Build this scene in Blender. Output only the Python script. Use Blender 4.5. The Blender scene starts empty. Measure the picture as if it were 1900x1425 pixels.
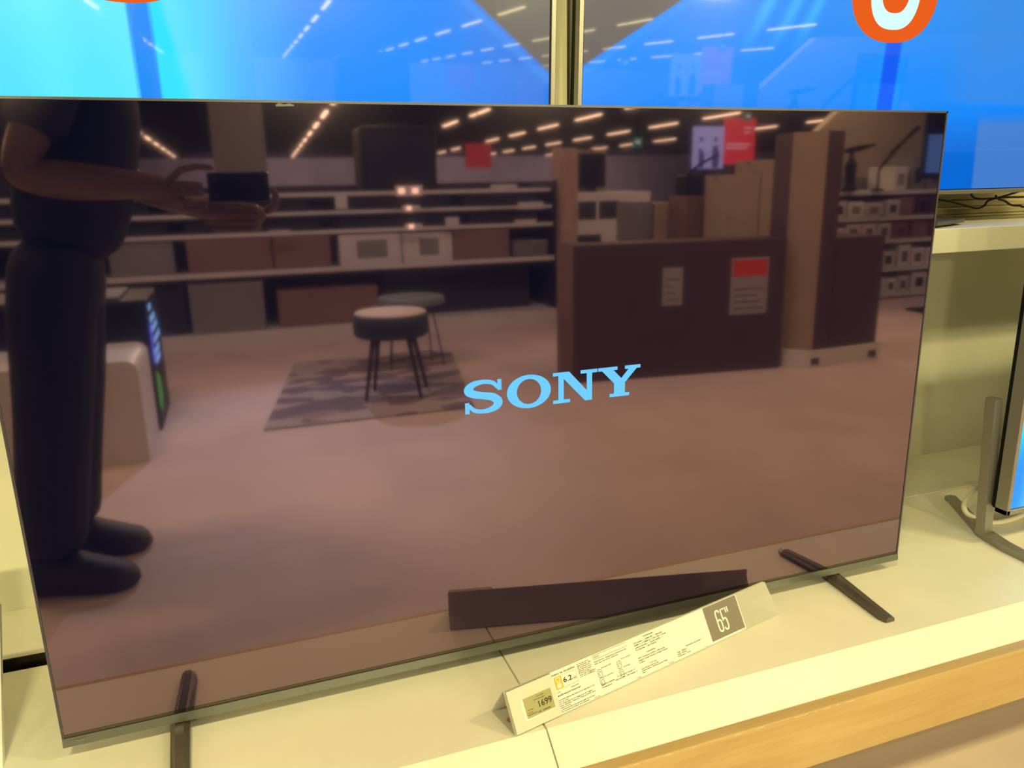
import bpy, bmesh, math, random
from mathutils import Vector, Matrix
random.seed(4)
S = bpy.context.scene
COL = S.collection

def lin(c):
    return tuple((x/255/12.92 if x/255 <= .04045 else ((x/255+.055)/1.055)**2.4) for x in c)

# ------------------------------------------------------------------ camera
cam = bpy.data.cameras.new('camera')
camo = bpy.data.objects.new('camera', cam); COL.objects.link(camo)
cam.sensor_fit = 'HORIZONTAL'; cam.sensor_width = 36; cam.lens = 1428/1900*36
cam.clip_start = .01; cam.clip_end = 200
Rr = Vector((0.94072766, -0.33858345, -0.01981691))
Dn = Vector((-0.10224605, -0.22740223, -0.96841828))
Fw = Vector((0.3233840, 0.91304407, -0.24854238))
M = Matrix((Rr, -Dn, -Fw)).transposed().to_4x4()
CAM = Vector((0.28497, -1.04690, 1.02404)); M.translation = CAM
camo.matrix_world = M
S.camera = camo

# ------------------------------------------------------------------ world, exposure, light
S.view_settings.view_transform = 'Standard'
S.view_settings.look = 'None'
S.view_settings.exposure = 0
S.view_settings.gamma = 1
S.view_settings.use_curve_mapping = False
w = bpy.data.worlds.new('store_air'); S.world = w; w.use_nodes = True
w.node_tree.nodes['Background'].inputs[0].default_value = (1, .85, .55, 1)
w.node_tree.nodes['Background'].inputs[1].default_value = .05

WARM = (1, .86, .37)
COOL = (1, .93, .82)
def area(name, loc, sx, sy, power, color=WARM, target=None):
    l = bpy.data.lights.new(name, 'AREA'); l.shape = 'RECTANGLE'; l.size = sx; l.size_y = sy
    l.energy = power; l.color = color
    o = bpy.data.objects.new(name, l); COL.objects.link(o); o.location = loc
    if target is not None:
        o.rotation_euler = (Vector(target)-Vector(loc)).to_track_quat('-Z', 'Y').to_euler()
    return o
for x, y, p in ((-2.6, -1.5, 16), (-.35, -1.6, 44), (1.45, -1.7, 8), (2.7, -1.4, 38), (4.3, -1.5, 26)):
    area('tube_light', (x, y, 2.80), .5, .12, p)
area('tube_light', (4.4, -3.2, 2.80), .16, 1.8, 16)
for x in (-5.0, -1.6, 1.4, 4.4, 7.4):
    area('tube_light', (x, -6.2, 2.80), .16, 1.8, 40)
    area('front_fill', (x, -9.0, 2.78), .5, .3, 150, WARM, (x*.6+.4, 0, .5))  # second one: added unseen fill aimed at the display wall
# added unseen lights that brighten the fronts of the shelf units
for x, p in ((-.9, 26), (.8, 26), (2.3, 22)):
    area('shelf_fill', (x, -2.5, 2.78), 1.2, .1, p, COOL, (x, -4.5, .4))
area('shelf_fill', (5.4, -2.2, 2.78), 1.2, .1, 34, COOL, (5.5, -4.3, .4))
# added unseen lights that brighten the far wall
for x in (2, 12, 22):
    area('wall_fill', (x, -41, 2.75), 6, .2, 150, (1, .9, .85), (x, -47, 1.4))
# added unseen cool spot that makes the pale pool on the aisle floor
sp = bpy.data.lights.new('aisle_fill', 'SPOT'); sp.energy = 430; sp.color = (.58, .82, 1); sp.spot_size = math.radians(40); sp.spot_blend = .9; sp.shadow_soft_size = .05
spo = bpy.data.objects.new('aisle_fill', sp); COL.objects.link(spo); spo.location = (.7, -4.6, 2.7)
spo.rotation_euler = (Vector((.42, -2.15, 0))-Vector((.7, -4.6, 2.7))).to_track_quat('-Z', 'Y').to_euler()

# ------------------------------------------------------------------ materials
def mat(name, col, rough=.5, metal=0, emit=None, es=1, spec=.5, alpha=1, trans=0, noise=None, coat=0):
    m = bpy.data.materials.new(name); m.use_nodes = True
    nt = m.node_tree; b = nt.nodes['Principled BSDF']
    b.inputs['Base Color'].default_value = (*col, 1); b.inputs['Roughness'].default_value = rough
    b.inputs['Metallic'].default_value = metal; b.inputs['Specular IOR Level'].default_value = spec
    b.inputs['Alpha'].default_value = alpha; b.inputs['Transmission Weight'].default_value = trans
    b.inputs['Coat Weight'].default_value = coat
    if emit is not None:
        b.inputs['Emission Color'].default_value = (*emit, 1); b.inputs['Emission Strength'].default_value = es
    if noise:
        sc, amt, stretch = noise
        tc = nt.nodes.new('ShaderNodeTexCoord'); mp = nt.nodes.new('ShaderNodeMapping'); mp.inputs['Scale'].default_value = stretch
        no = nt.nodes.new('ShaderNodeTexNoise'); no.inputs['Scale'].default_value = sc; no.inputs['Detail'].default_value = 6
        mx = nt.nodes.new('ShaderNodeMix'); mx.data_type = 'RGBA'; mx.blend_type = 'MULTIPLY'
        mr = nt.nodes.new('ShaderNodeMapRange'); mr.inputs[1].default_value = .3; mr.inputs[2].default_value = .7
        mr.inputs[3].default_value = 1-amt; mr.inputs[4].default_value = 1+amt*.3
        mx.inputs[0].default_value = 1; mx.inputs[6].default_value = (*col, 1)
        L = nt.links.new
        L(tc.outputs['Object'], mp.inputs[0]); L(mp.outputs[0], no.inputs['Vector']); L(no.outputs['Fac'], mr.inputs[0])
        L(mr.outputs[0], mx.inputs[7]); L(mx.outputs[2], b.inputs['Base Color'])
    return m

def screen_mat(name, sharp_col, r1, haze_col, r2, haze, emit=None, attr=False, es=1):
    """glossy display glass over a panel that may give off light"""
    m = bpy.data.materials.new(name); m.use_nodes = True; nt = m.node_tree; nt.nodes.clear()
    out = nt.nodes.new('ShaderNodeOutputMaterial')
    g1 = nt.nodes.new('ShaderNodeBsdfGlossy'); g1.inputs['Color'].default_value = (*sharp_col, 1); g1.inputs['Roughness'].default_value = r1
    g2 = nt.nodes.new('ShaderNodeBsdfGlossy'); g2.inputs['Color'].default_value = (*haze_col, 1); g2.inputs['Roughness'].default_value = r2
    mx = nt.nodes.new('ShaderNodeMixShader'); mx.inputs[0].default_value = haze
    L = nt.links.new
    L(g1.outputs[0], mx.inputs[1]); L(g2.outputs[0], mx.inputs[2])
    e = nt.nodes.new('ShaderNodeEmission'); e.inputs[1].default_value = es
    if attr:
        a = nt.nodes.new('ShaderNodeAttribute'); a.attribute_name = 'picture'; L(a.outputs['Color'], e.inputs[0])
    else:
        e.inputs[0].default_value = (*(emit or (0, 0, 0)), 1)
    ad = nt.nodes.new('ShaderNodeAddShader'); L(mx.outputs[0], ad.inputs[0]); L(e.outputs[0], ad.inputs[1])
    L(ad.outputs[0], out.inputs[0]); return m

def emis(name, col, s=1):
    m = bpy.data.materials.new(name); m.use_nodes = True; nt = m.node_tree; nt.nodes.clear()
    o = nt.nodes.new('ShaderNodeOutputMaterial'); e = nt.nodes.new('ShaderNodeEmission')
    e.inputs[0].default_value = (*col, 1); e.inputs[1].default_value = s; nt.links.new(e.outputs[0], o.inputs[0]); return m

def wood(name, c1, c2, axis_scale, rough=.45, bands=6):
    m = bpy.data.materials.new(name); m.use_nodes = True; nt = m.node_tree; b = nt.nodes['Principled BSDF']
    tc = nt.nodes.new('ShaderNodeTexCoord'); mp = nt.nodes.new('ShaderNodeMapping'); mp.inputs['Scale'].default_value = axis_scale
    n1 = nt.nodes.new('ShaderNodeTexNoise'); n1.inputs['Scale'].default_value = bands; n1.inputs['Detail'].default_value = 8; n1.inputs['Distortion'].default_value = .6
    wv = nt.nodes.new('ShaderNodeTexWave'); wv.bands_direction = 'Z'; wv.inputs['Scale'].default_value = bands*.6; wv.inputs['Distortion'].default_value = 7; wv.inputs['Detail'].default_value = 3
    mx = nt.nodes.new('ShaderNodeMath'); mx.operation = 'MULTIPLY_ADD'; mx.inputs[1].default_value = .06
    cr = nt.nodes.new('ShaderNodeValToRGB'); cr.color_ramp.elements[0].color = (*c1, 1); cr.color_ramp.elements[1].color = (*c2, 1)
    cr.color_ramp.elements[0].position = .35; cr.color_ramp.elements[1].position = .75
    L = nt.links.new
    L(tc.outputs['Object'], mp.inputs[0]); L(mp.outputs[0], n1.inputs['Vector']); L(mp.outputs[0], wv.inputs['Vector'])
    L(wv.outputs['Fac'], mx.inputs[0]); L(n1.outputs['Fac'], mx.inputs[2]); L(mx.outputs[0], cr.inputs[0]); L(cr.outputs[0], b.inputs['Base Color'])
    b.inputs['Roughness'].default_value = rough; return m

MAT = {}
MAT['white_laminate'] = mat('white_laminate', (.90, .87, .78), .38, noise=(9, .05, (1, 1, 1)))
MAT['white_paint'] = mat('white_paint', (.84, .82, .76), .5, noise=(4, .04, (1, 1, 1)))
MAT['niche'] = mat('niche_panel', (.90, .88, .76), .6, noise=(5, .06, (1, 1, 1)))
MAT['olive_wall'] = mat('olive_wall', (.66, .62, .46), .7, noise=(6, .1, (1, 1, 1)))
MAT['gap_filler_paint'] = mat('gap_filler_paint', (.80, .76, .56), .6, noise=(6, .08, (1, 1, 1)))
MAT['plank'] = wood('pale_plank', (.52, .42, .24), (.70, .60, .38), (1, 14, 14), .6, 5)
MAT['beech'] = wood('beech_board', (.50, .325, .135), (.60, .425, .20), (.8, 9, 9), .38, 5)
MAT['chip_wood'] = mat('chip_wood', (.86, .70, .42), .7)
MAT['dark_gap'] = mat('dark_gap', (.03, .028, .02), .8)
MAT['floor'] = mat('floor_vinyl', (.68, .545, .48), .7, noise=(3, .10, (1, 1, 1)))
MAT['ceiling'] = mat('ceiling_dark', (.02, .017, .03), .9)
MAT['store_wall'] = mat('store_wall', (.85, .82, .80), .8, noise=(1, .15, (1, 1, 1)))
MAT['black_gloss'] = mat('black_gloss', (.006, .006, .008), .12)
MAT['black_plastic'] = mat('black_plastic', (.007, .007, .009), .55, spec=.2)
MAT['foot_black'] = mat('foot_black', (.10, .085, .075), .35, metal=.2)
MAT['bezel_grey'] = mat('bezel_grey', (.20, .21, .205), .28, metal=.75)
MAT['edge_dark'] = mat('edge_dark', (.10, .10, .13), .35, metal=.6)
MAT['silver'] = mat('silver_frame', (.34, .33, .33), .35, metal=.7)
MAT['grey_metal'] = mat('grey_metal', (.30, .28, .26), .35, metal=.5)
MAT['acrylic'] = mat('clear_acrylic', (.66, .64, .58), .3, alpha=.6)
MAT['card'] = mat('white_card', (.82, .81, .80), .5)
MAT['esl'] = mat('label_casing', (.70, .655, .58), .45)
MAT['lcd'] = mat('lcd_glass', (.33, .31, .13), .3)
MAT['ink'] = mat('black_ink', (.03, .03, .03), .7)
MAT['grey_ink'] = mat('grey_ink', (.10, .09, .085), .7)
MAT['yellow_ink'] = mat('yellow_ink', (.78, .46, .012), .6)
MAT['red_ink'] = mat('red_ink', (.7, .05, .03), .6)
MAT['cable_black'] = mat('black_cable', (.012, .012, .012), .45)
MAT['cable_white'] = mat('cream_cable', (.80, .76, .64), .4)
MAT['carton'] = mat('brown_carton', (.21, .12, .09), .8, noise=(5, .12, (1, 1, 1)))
MAT['carton_black'] = mat('black_carton', (.016, .014, .018), .8)
MAT['carton_dark'] = mat('dark_carton', (.085, .045, .048), .8, noise=(5, .12, (1, 1, 1)))
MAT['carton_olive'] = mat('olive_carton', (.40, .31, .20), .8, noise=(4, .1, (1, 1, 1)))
MAT['carton_grey'] = mat('grey_carton', (.20, .19, .18), .8, noise=(4, .1, (1, 1, 1)))
MAT['carton_white'] = mat('white_carton', (.60, .57, .55), .7, noise=(6, .15, (1, 1, 1)))
MAT['label_paper'] = mat('label_paper', (.36, .34, .38), .7)
MAT['shelf_metal'] = mat('shelf_metal', (.62, .59, .56), .4, noise=(4, .1, (1, 1, 1)))
MAT['shelf_back'] = mat('shelf_back', (.022, .020, .025), .8, spec=.2)
MAT['teal_velvet'] = mat('teal_velvet', (.018, .032, .045), .9)
MAT['tan_seat'] = mat('tan_seat', (.52, .42, .32), .8)
MAT['leg_wood'] = mat('dark_wood_leg', (.05, .028, .022), .5)
MAT['wire_dark'] = mat('dark_wire', (.05, .06, .06), .4, metal=.6)
MAT['table_top'] = mat('table_top_blue', (.17, .20, .22), .5)
MAT['post_wood'] = wood('post_wood', (.34, .22, .14), (.46, .32, .22), (9, 9, 1), .5, 4)
MAT['red_sign'] = mat('red_sign', (.55, .03, .03), .5, emit=(.5, .02, .02), es=.25)
MAT['skin'] = mat('skin', (.19, .10, .075), .5)
MAT['navy'] = mat('navy_cotton', (.012, .014, .035), .9)
MAT['trouser'] = mat('dark_denim', (.012, .013, .024), .9)
MAT['shoe'] = mat('black_shoe', (.008, .008, .01), .6)
MAT['hair'] = mat('dark_hair', (.02, .014, .01), .6)
MAT['eye'] = mat('eye_white', (.7, .7, .68), .2)
MAT['red_box'] = mat('red_carton', (.26, .09, .07), .7)
MAT['white_plastic'] = mat('white_plastic', (.72, .70, .68), .35)
MAT['orange'] = emis('orange_badge', lin((236, 96, 30)), 1)
MAT['badge_white'] = emis('badge_white', lin((214, 255, 252)), 1.05)
MAT['lettering'] = emis('screen_lettering', lin((112, 203, 255)), 1.05)
MAT['lamp'] = emis('warm_tube', (1, .80, .42), 11)
MAT['blue_glow'] = emis('blue_glow', (.25, .6, 1.0), 3.2)
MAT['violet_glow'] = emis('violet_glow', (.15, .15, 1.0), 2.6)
MAT['green_glow'] = emis('green_glow', (.15, .55, .10), 1.5)
MAT['shelf_glare'] = emis('shelf_glare', (1, .72, .42), 5)  # glare on plastic label holders as emission, no lamp there
MAT['exit_green'] = emis('exit_green', (.10, .55, .25), .5)
MAT['exit_white'] = emis('exit_white', (.7, 1, .8), 1.6)
MAT['poster_glow'] = emis('poster_glow', (.55, .62, 1.0), 1.35)
MAT['poster_dark'] = emis('poster_dark', (.12, .12, .42), .8)
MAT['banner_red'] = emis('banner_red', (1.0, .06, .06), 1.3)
MAT['banner_white'] = emis('banner_white', (1, .75, .72), 1.5)
MAT['tv_glass'] = screen_mat('tv_glass', (.262, .184, .212), .035, (.25, .19, .23), .13, .08, emit=(.0008, .0018, .0085))
MAT['border_glass'] = screen_mat('border_glass', (.13, .11, .10), .06, (.13, .11, .10), .3, .2)
MAT['upper_glass'] = screen_mat('upper_glass', (.085, .085, .08), .03, (.09, .09, .085), .25, .16, attr=True, es=1)
MAT['side_glass'] = screen_mat('side_glass', (.06, .06, .06), .06, (.05, .05, .05), .3, .2, attr=True, es=1)

# rug
def rug_mat():
    m = bpy.data.materials.new('rug_pile'); m.use_nodes = True; nt = m.node_tree; b = nt.nodes['Principled BSDF']
    tc = nt.nodes.new('ShaderNodeTexCoord'); mp = nt.nodes.new('ShaderNodeMapping'); mp.inputs['Scale'].default_value = (2.2, 5.5, 1)
    v = nt.nodes.new('ShaderNodeTexVoronoi'); v.inputs['Scale'].default_value = 1.9; v.feature = 'F1'; v.distance = 'MANHATTAN'
    n = nt.nodes.new('ShaderNodeTexNoise'); n.inputs['Scale'].default_value = 3
    cr = nt.nodes.new('ShaderNodeValToRGB'); e = cr.color_ramp.elements
    e[0].color = (.19, .14, .155, 1); e[0].position = .42; e[1].color = (.42, .35, .33, 1); e[1].position = .52
    L = nt.links.new; L(tc.outputs['Object'], mp.inputs[0]); L(mp.outputs[0], v.inputs['Vector'])
    sx = nt.nodes.new('ShaderNodeSeparateColor'); L(v.outputs['Color'], sx.inputs[0])
    L(sx.outputs[0], cr.inputs[0]); L(cr.outputs[0], b.inputs['Base Color']); b.inputs['Roughness'].default_value = 1
    return m
MAT['rug'] = rug_mat()

# ------------------------------------------------------------------ object helpers
def tag(o, label=None, cat=None, group=None, kind=None):
    if label: o['label'] = label
    if cat: o['category'] = cat
    if group: o['group'] = group
    if kind: o['kind'] = kind
    return o
def thing(name, label, cat, loc=(0, 0, 0), group=None):
    o = bpy.data.objects.new(name, None); COL.objects.link(o); o.location = loc
    o.empty_display_size = .05
    o['_w'] = tuple(loc)
    return tag(o, label, cat, group)
def worldpos(o):
    p = Vector((0, 0, 0))
    while o is not None:
        p += o.location; o = o.parent
    return p
def link(name, bm, m, parent=None, smooth=False, local=False, label=None):
    """one mesh object; verts given in world coordinates, origin at the parent's (or own centre)"""
    me = bpy.data.meshes.new(name)
    if not local:
        if parent is not None: off = worldpos(parent)
        else:
            vs = [v.co for v in bm.verts]
            off = Vector((sum(v.x for v in vs)/len(vs), sum(v.y for v in vs)/len(vs), min(v.z for v in vs)))
        for v in bm.verts: v.co -= off
    bmesh.ops.recalc_face_normals(bm, faces=bm.faces)
    bm.to_mesh(me); bm.free()
    o = bpy.data.objects.new(name, me); COL.objects.link(o)
    if parent is not None: o.parent = parent
    elif not local: o.location = off
    for mm in (m if isinstance(m, (list, tuple)) else [m]): me.materials.append(MAT[mm] if isinstance(mm, str) else mm)
    if smooth:
        for p in me.polygons: p.use_smooth = True
    if label: o['label'] = label
    return o
def bbox(bm, x0, x1, y0, y1, z0, z1, bev=0, seg=2, mi=0):
    r = bmesh.ops.create_cube(bm, size=1)
    vs = r['verts']
    for v in vs:
        v.co = Vector((x0 if v.co.x < 0 else x1, y0 if v.co.y < 0 else y1, z0 if v.co.z < 0 else z1))
    fs = list({f for v in vs for f in v.link_faces})
    for f in fs: f.material_index = mi
    if bev:
        es = list({e for v in vs for e in v.link_edges})
        bmesh.ops.bevel(bm, geom=es, offset=bev, segments=seg, affect='EDGES', profile=.5)
    return vs
def box(name, x0, x1, y0, y1, z0, z1, m, parent=None, bev=0, label=None):
    bm = bmesh.new(); bbox(bm, x0, x1, y0, y1, z0, z1, bev); return link(name, bm, m, parent, label=label)
def loft(bm, rings, cap=True, closed=True):
    R = [[bm.verts.new(p) for p in r] for r in rings]; n = len(R[0])
    for a, b in zip(R, R[1:]):
        for i in range(n if closed else n-1):
            bm.faces.new((a[i], a[(i+1) % n], b[(i+1) % n], b[i]))
    if cap:
        bm.faces.new(R[0][::-1]); bm.faces.new(R[-1])
    return R
def tube(bm, pts, r, n=10, cap=True):
    pts = [Vector(p) for p in pts]; rings = []
    up = Vector((.13, .27, 1)).normalized()
    for i, p in enumerate(pts):
        t = (pts[min(i+1, len(pts)-1)]-pts[max(i-1, 0)]).normalized()
        a = t.cross(up)
        if a.length < .1: a = t.cross(Vector((1, 0, 0)))
        a.normalize(); b = t.cross(a)
        rr = r[i] if isinstance(r, (list, tuple)) else r
        rings.append([p+a*math.cos(2*math.pi*k/n)*rr+b*math.sin(2*math.pi*k/n)*rr for k in range(n)])
    loft(bm, rings, cap)
def lathe(bm, prof, cx, cy, n=28):
    rings = [[Vector((cx+r*math.cos(2*math.pi*k/n), cy+r*math.sin(2*math.pi*k/n), z)) for k in range(n)] for r, z in prof]
    loft(bm, rings)
def cat(pts, k=8):
    """Catmull-Rom through points"""
    P = [Vector(p) for p in pts]; P = [P[0]*2-P[1]]+P+[P[-1]*2-P[-2]]; out = []
    for i in range(1, len(P)-2):
        for j in range(k):
            t = j/k; a, b, c, d = P[i-1:i+3]
            out.append(.5*((2*b)+(c-a)*t+(2*a-5*b+4*c-d)*t*t+(3*b-a-3*c+d)*t**3))
    out.append(P[-2]); return out
def prism(bm, poly, o, u, v, n, mi=0):
    """polygon (list of 2D points) in plane o,u,v extruded along n"""
    o, u, v, n = map(Vector, (o, u, v, n))
    a = [bm.verts.new(o+u*p[0]+v*p[1]) for p in poly]; b = [bm.verts.new(o+u*p[0]+v*p[1]+n) for p in poly]
    k = len(poly)
    fs = [bm.faces.new(a[::-1]), bm.faces.new(b)]
    for i in range(k): fs.append(bm.faces.new((a[i], a[(i+1) % k], b[(i+1) % k], b[i])))
    for f in fs: f.material_index = mi
    return fs
_tc = {}
def text_mesh(s):
    """triangulated flat mesh of a string in the built-in font: verts, faces, width at size 1"""
    if s in _tc: return _tc[s]
    cu = bpy.data.curves.new('tmp', 'FONT'); cu.body = s; cu.size = 1; cu.resolution_u = 3; cu.offset = .012
    ob = bpy.data.objects.new('tmp', cu); COL.objects.link(ob)
    dg = bpy.context.evaluated_depsgraph_get()
    me = bpy.data.meshes.new_from_object(ob.evaluated_get(dg))
    vs = [(v.co.x, v.co.y) for v in me.vertices]; fs = [tuple(p.vertices) for p in me.polygons]
    bpy.data.objects.remove(ob); bpy.data.curves.remove(cu); bpy.data.meshes.remove(me)
    x0 = min(v[0] for v in vs); x1 = max(v[0] for v in vs)
    _tc[s] = (vs, fs, x0, x1); return _tc[s]
def put_text(bm, s, o, u, v, h, width=None, mi=0):
    """text with cap height h starting at o, along u, up v; optional total width"""
    vs, fs, x0, x1 = text_mesh(s); o, u, v = map(Vector, (o, u, v))
    k = h/.70; sx = k if width is None else width/(x1-x0)
    V = [bm.verts.new(o+u*((p[0]-x0)*sx)+v*(p[1]*k)) for p in vs]
    for f in fs:
        try: ff = bm.faces.new([V[i] for i in f]); ff.material_index = mi
        except ValueError: pass
def setkind(o, k='structure'):
    o['kind'] = k; return o

# ------------------------------------------------------------------ structure
setkind(box('floor', -14, 34, -47, .75, -.10, 0, 'floor'))
setkind(box('ceiling', -14, 34, -47, .75, 2.90, 3.0, 'ceiling'))
wb = setkind(box('wall_back', -14, 34, .62, .75, 0, 2.90, 'olive_wall'))
for z0, z1 in ((.9155, .9225), (.9245, .943), (.945, .962), (.964, .9835)):
    bm = bmesh.new(); bbox(bm, -2.5, 4.5, .612, .626, z0, z1, .0015, 1); link('plank', bm, 'plank', wb)
setkind(box('wall_far', -14, 34, -47.2, -47, 0, 2.9, 'store_wall'))
setkind(box('wall_left', -14.2, -14, -47, .75, 0, 2.9, 'store_wall'))
setkind(box('wall_right', 34, 34.2, -47, .75, 0, 2.9, 'store_wall'))
rl = setkind(box('trim_gap_filler', .845, .975, .47, .612, .9155, 2.9, 'gap_filler_paint'))  # added filler standing for the wall in the gap, forward to catch light
box('gap_filler_strip', .897, .933, .425, .4695, .9155, 2.9, 'gap_filler_paint', rl)
setkind(box('trim_niche', -3.2, 5.5, .480, .62, .20, .862, 'niche'))
setkind(box('column', .20, .68, -7.5, -7.0, 0, 2.9, mat('column_paint', (.20, .18, .18), .8, noise=(3, .1, (1, 1, 1)))))
bpy.data.objects['column'].name = 'trim_column'
# partition at the back right
bm = bmesh.new()
prism(bm, [(6.4, 0), (13, 0), (13, 2.3), (7.6, 1.95), (6.75, 1.25), (6.4, 1.1)], (0, -7.0, 0), (1, 0, 0), (0, 0, 1), (0, -.12, 0))
setkind(link('wall_partition', bm, mat('partition_paint', (.50, .44, .36), .8, noise=(2, .15, (1, 1, 1)))))

# ------------------------------------------------------------------ display plinth
pl = thing('display_plinth', 'long low cream display plinth with beech front board under the televisions', 'display plinth', (.7, .1, 0))
xs = [-2.6, -1.0, .634, 2.35, 4.2]
for a, b in zip(xs, xs[1:]):
    bm = bmesh.new(); bbox(bm, a+.0012, b-.0012, -.178, .262, .255, .278, .0008, 1); link('top_panel', bm, 'white_laminate', pl)
    bm = bmesh.new(); prism(bm, [(-.178, .278), (-.226, .243), (-.226, .215), (-.178, .215)], (a+.0012, 0, 0), (0, 1, 0), (0, 0, 1), (b-a-.0024, 0, 0)); link('sloped_fascia', bm, 'white_laminate', pl)
    bm = bmesh.new(); bbox(bm, a+.0008, b-.0008, .305, .4795, .255, .278, .0008, 1); link('rear_panel', bm, 'white_laminate', pl)
bm = bmesh.new(); bbox(bm, .20, 4.2, .2635, .3035, .262, .2795, .0008, 1); link('slot_cover', bm, 'white_paint', pl)
bm = bmesh.new(); bbox(bm, -2.6, .199, .2635, .3035, .16, .17); link('slot_floor', bm, 'dark_gap', pl)
bm = bmesh.new(); bbox(bm, -2.6, .199, .3036, .3046, .17, .2778); bbox(bm, -2.6, .199, .2622, .2632, .17, .2775); link('slot_wall', bm, 'dark_gap', pl)
bm = bmesh.new(); bbox(bm, -2.6, 4.2, -.2465, -.2265, .140, .2425, .002, 2); link('front_board', bm, 'beech', pl, label='beech front board with worn top edge')
# worn chips along the top edge of the board
bm = bmesh.new()
for i in range(14):
    x = random.uniform(.62, 1.15); l = random.uniform(.005, .02)
    prism(bm, [(0, 0), (l, .0002), (l*.8, .0009), (l*.3, .0007)], (x, -.2466, .2402), (1, 0, 0), (0, 0, 1), (0, -.0003, 0))
o = link('edge_chips', bm, 'chip_wood', pl); setkind(o, 'stuff')
bm = bmesh.new(); bbox(bm, -2.6, 4.2, -.08, .4795, 0, .16); link('kick_base', bm, 'white_paint', pl)

# wall shelf above the niche
sh = thing('wall_shelf', 'deep cream shelf above the niche carrying the two upper televisions', 'shelf', (.9, .45, .865))
for a, b in ((-3.2, -.9), (-.9, 1.4), (1.4, 3.7), (3.7, 5.5)):
    bm = bmesh.new(); bbox(bm, a+.0008, b-.0008, .27, .6115, .893, .915, .0012, 1); link('shelf_board', bm, 'white_laminate', sh)
bm = bmesh.new(); bbox(bm, -3.2, 5.5, .252, .2695, .862, .9153, .0015, 2); link('shelf_fascia', bm, 'white_laminate', sh)
bm = bmesh.new(); bbox(bm, -3.2, 5.5, .27, .619, .8625, .892); link('shelf_underside', bm, 'niche', sh)

# ------------------------------------------------------------------ main television
W, H, Z0 = 1.45, .833, .30
tv = thing('television', 'large black television in the middle with blue white lettering on its dark screen', 'television', (W/2, 0, .278))
bm = bmesh.new(); v = [bm.verts.new(p) for p in ((.003, 0, .3125), (W-.003, 0, .3125), (W-.003, 0, Z0+H-.003), (.003, 0, Z0+H-.003))]
bm.faces.new(v); r = bmesh.ops.extrude_face_region(bm, geom=bm.faces[:])
for g in r['geom']:
    if isinstance(g, bmesh.types.BMVert): g.co.y += .004
link('screen_glass', bm, 'tv_glass', tv)
bm = bmesh.new()
bbox(bm, 0, .003, -.001, .012, Z0, Z0+H); bbox(bm, W-.003, W, -.001, .012, Z0, Z0+H); bbox(bm, 0, W, -.001, .012, Z0+H-.003, Z0+H)
link('edge_frame', bm, 'edge_dark', tv)
bm = bmesh.new()   # dark border of the panel just above the chin
bbox(bm, .003, W-.003, -.0003, .0001, .3125, .3175); link('dark_border', bm, 'border_glass', tv)
bm = bmesh.new(); prism(bm, [(-.0035, Z0), (.012, Z0), (.012, .3125), (-.0015, .3125)], (0, 0, 0), (0, 1, 0), (0, 0, 1), (W, 0, 0))
chin = link('bottom_bezel', bm, 'bezel_grey', tv, label='grey metal strip along the bottom edge')
bm = bmesh.new(); bbox(bm, .006, W-.006, .0125, .03, Z0+.004, Z0+H-.004, .003, 2); bbox(bm, .12, W-.12, .03, .062, Z0+.02, Z0+.45, .01, 2)
link('back_shell', bm, 'black_plastic', tv)
bm = bmesh.new()   # torn strip of clear film left on the top edge
prism(bm, [(0, 0), (.022, .0006), (.022, .0022), (.016, .0040), (.01, .0026), (.004, .0044), (0, .0022)], (.353, -.0018, Z0+H-.0075), (1, 0, 0), (0, 0, 1), (0, -.0006, 0))
link('film_scrap', bm, 'edge_dark', tv)
# lettering
def glyph_S(bm, x, z, w, h, o, n):
    ctr = [(.875, .74, .05), (.74, .905, .058), (.5, .962, .060), (.25, .905, .085), (.128, .735, .128), (.25, .605, .105), (.5, .53, .100), (.75, .45, .110), (.872, .27, .128), (.75, .10, .088), (.5, .038, .060), (.27, .09, .058), (.125, .26, .05)]
    c = cat([(a*w, b*h, r*.055*w/.061) for a, b, r in ctr], 6)
    L, R = [], []
    for i, p in enumerate(c):
        t = c[min(i+1, len(c)-1)]-c[max(i-1, 0)]; t.z = 0; t.normalize(); q = Vector((-t.y, t.x, 0))
        L.append(p+q*p.z); R.append(p-q*p.z)
    A = [(bm.verts.new(o+Vector((x+l.x, 0, z+l.y))), bm.verts.new(o+Vector((x+r.x, 0, z+r.y)))) for l, r in zip(L, R)]
    for a, b in zip(A, A[1:]): bm.faces.new((a[0], a[1], b[1], b[0]))
    prism(bm, [(.86, .66), (.965, .66), (.965, 1.0), (.86, 1.0)], o+Vector((x, 0, z)), (w, 0, 0), (0, 0, h), n)
    prism(bm, [(.03, .0), (.14, .0), (.14, .35), (.03, .35)], o+Vector((x, 0, z)), (w, 0, 0), (0, 0, h), n)
def glyph_ring(bm, cx, cz, a, b, a2, b2, y, nseg=48, e=2.0):
    P = []
    for k in range(nseg):
        t = 2*math.pi*k/nseg; c, s_ = math.cos(t), math.sin(t)
        f = lambda q: math.copysign(abs(q)**(2/e), q)
        P.append((bm.verts.new((cx+a*f(c), y, cz+b*f(s_))), bm.verts.new((cx+a2*f(c), y, cz+b2*f(s_)))))
    for k in range(nseg):
        p, q = P[k], P[(k+1) % nseg]; bm.faces.new((p[0], q[0], q[1], p[1]))
YG = [(0, 1), (.45, 1), (.45, .89), (.36, .89), (.545, .60), (.72, .89), (.63, .89), (.63, 1), (1, 1), (1, .89), (.91, .89), (.635, .45), (.635, .11), (.74, .11), (.74, 0), (.27, 0), (.27, .11), (.375, .11), (.375, .45), (.09, .89), (0, .89)]
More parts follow.
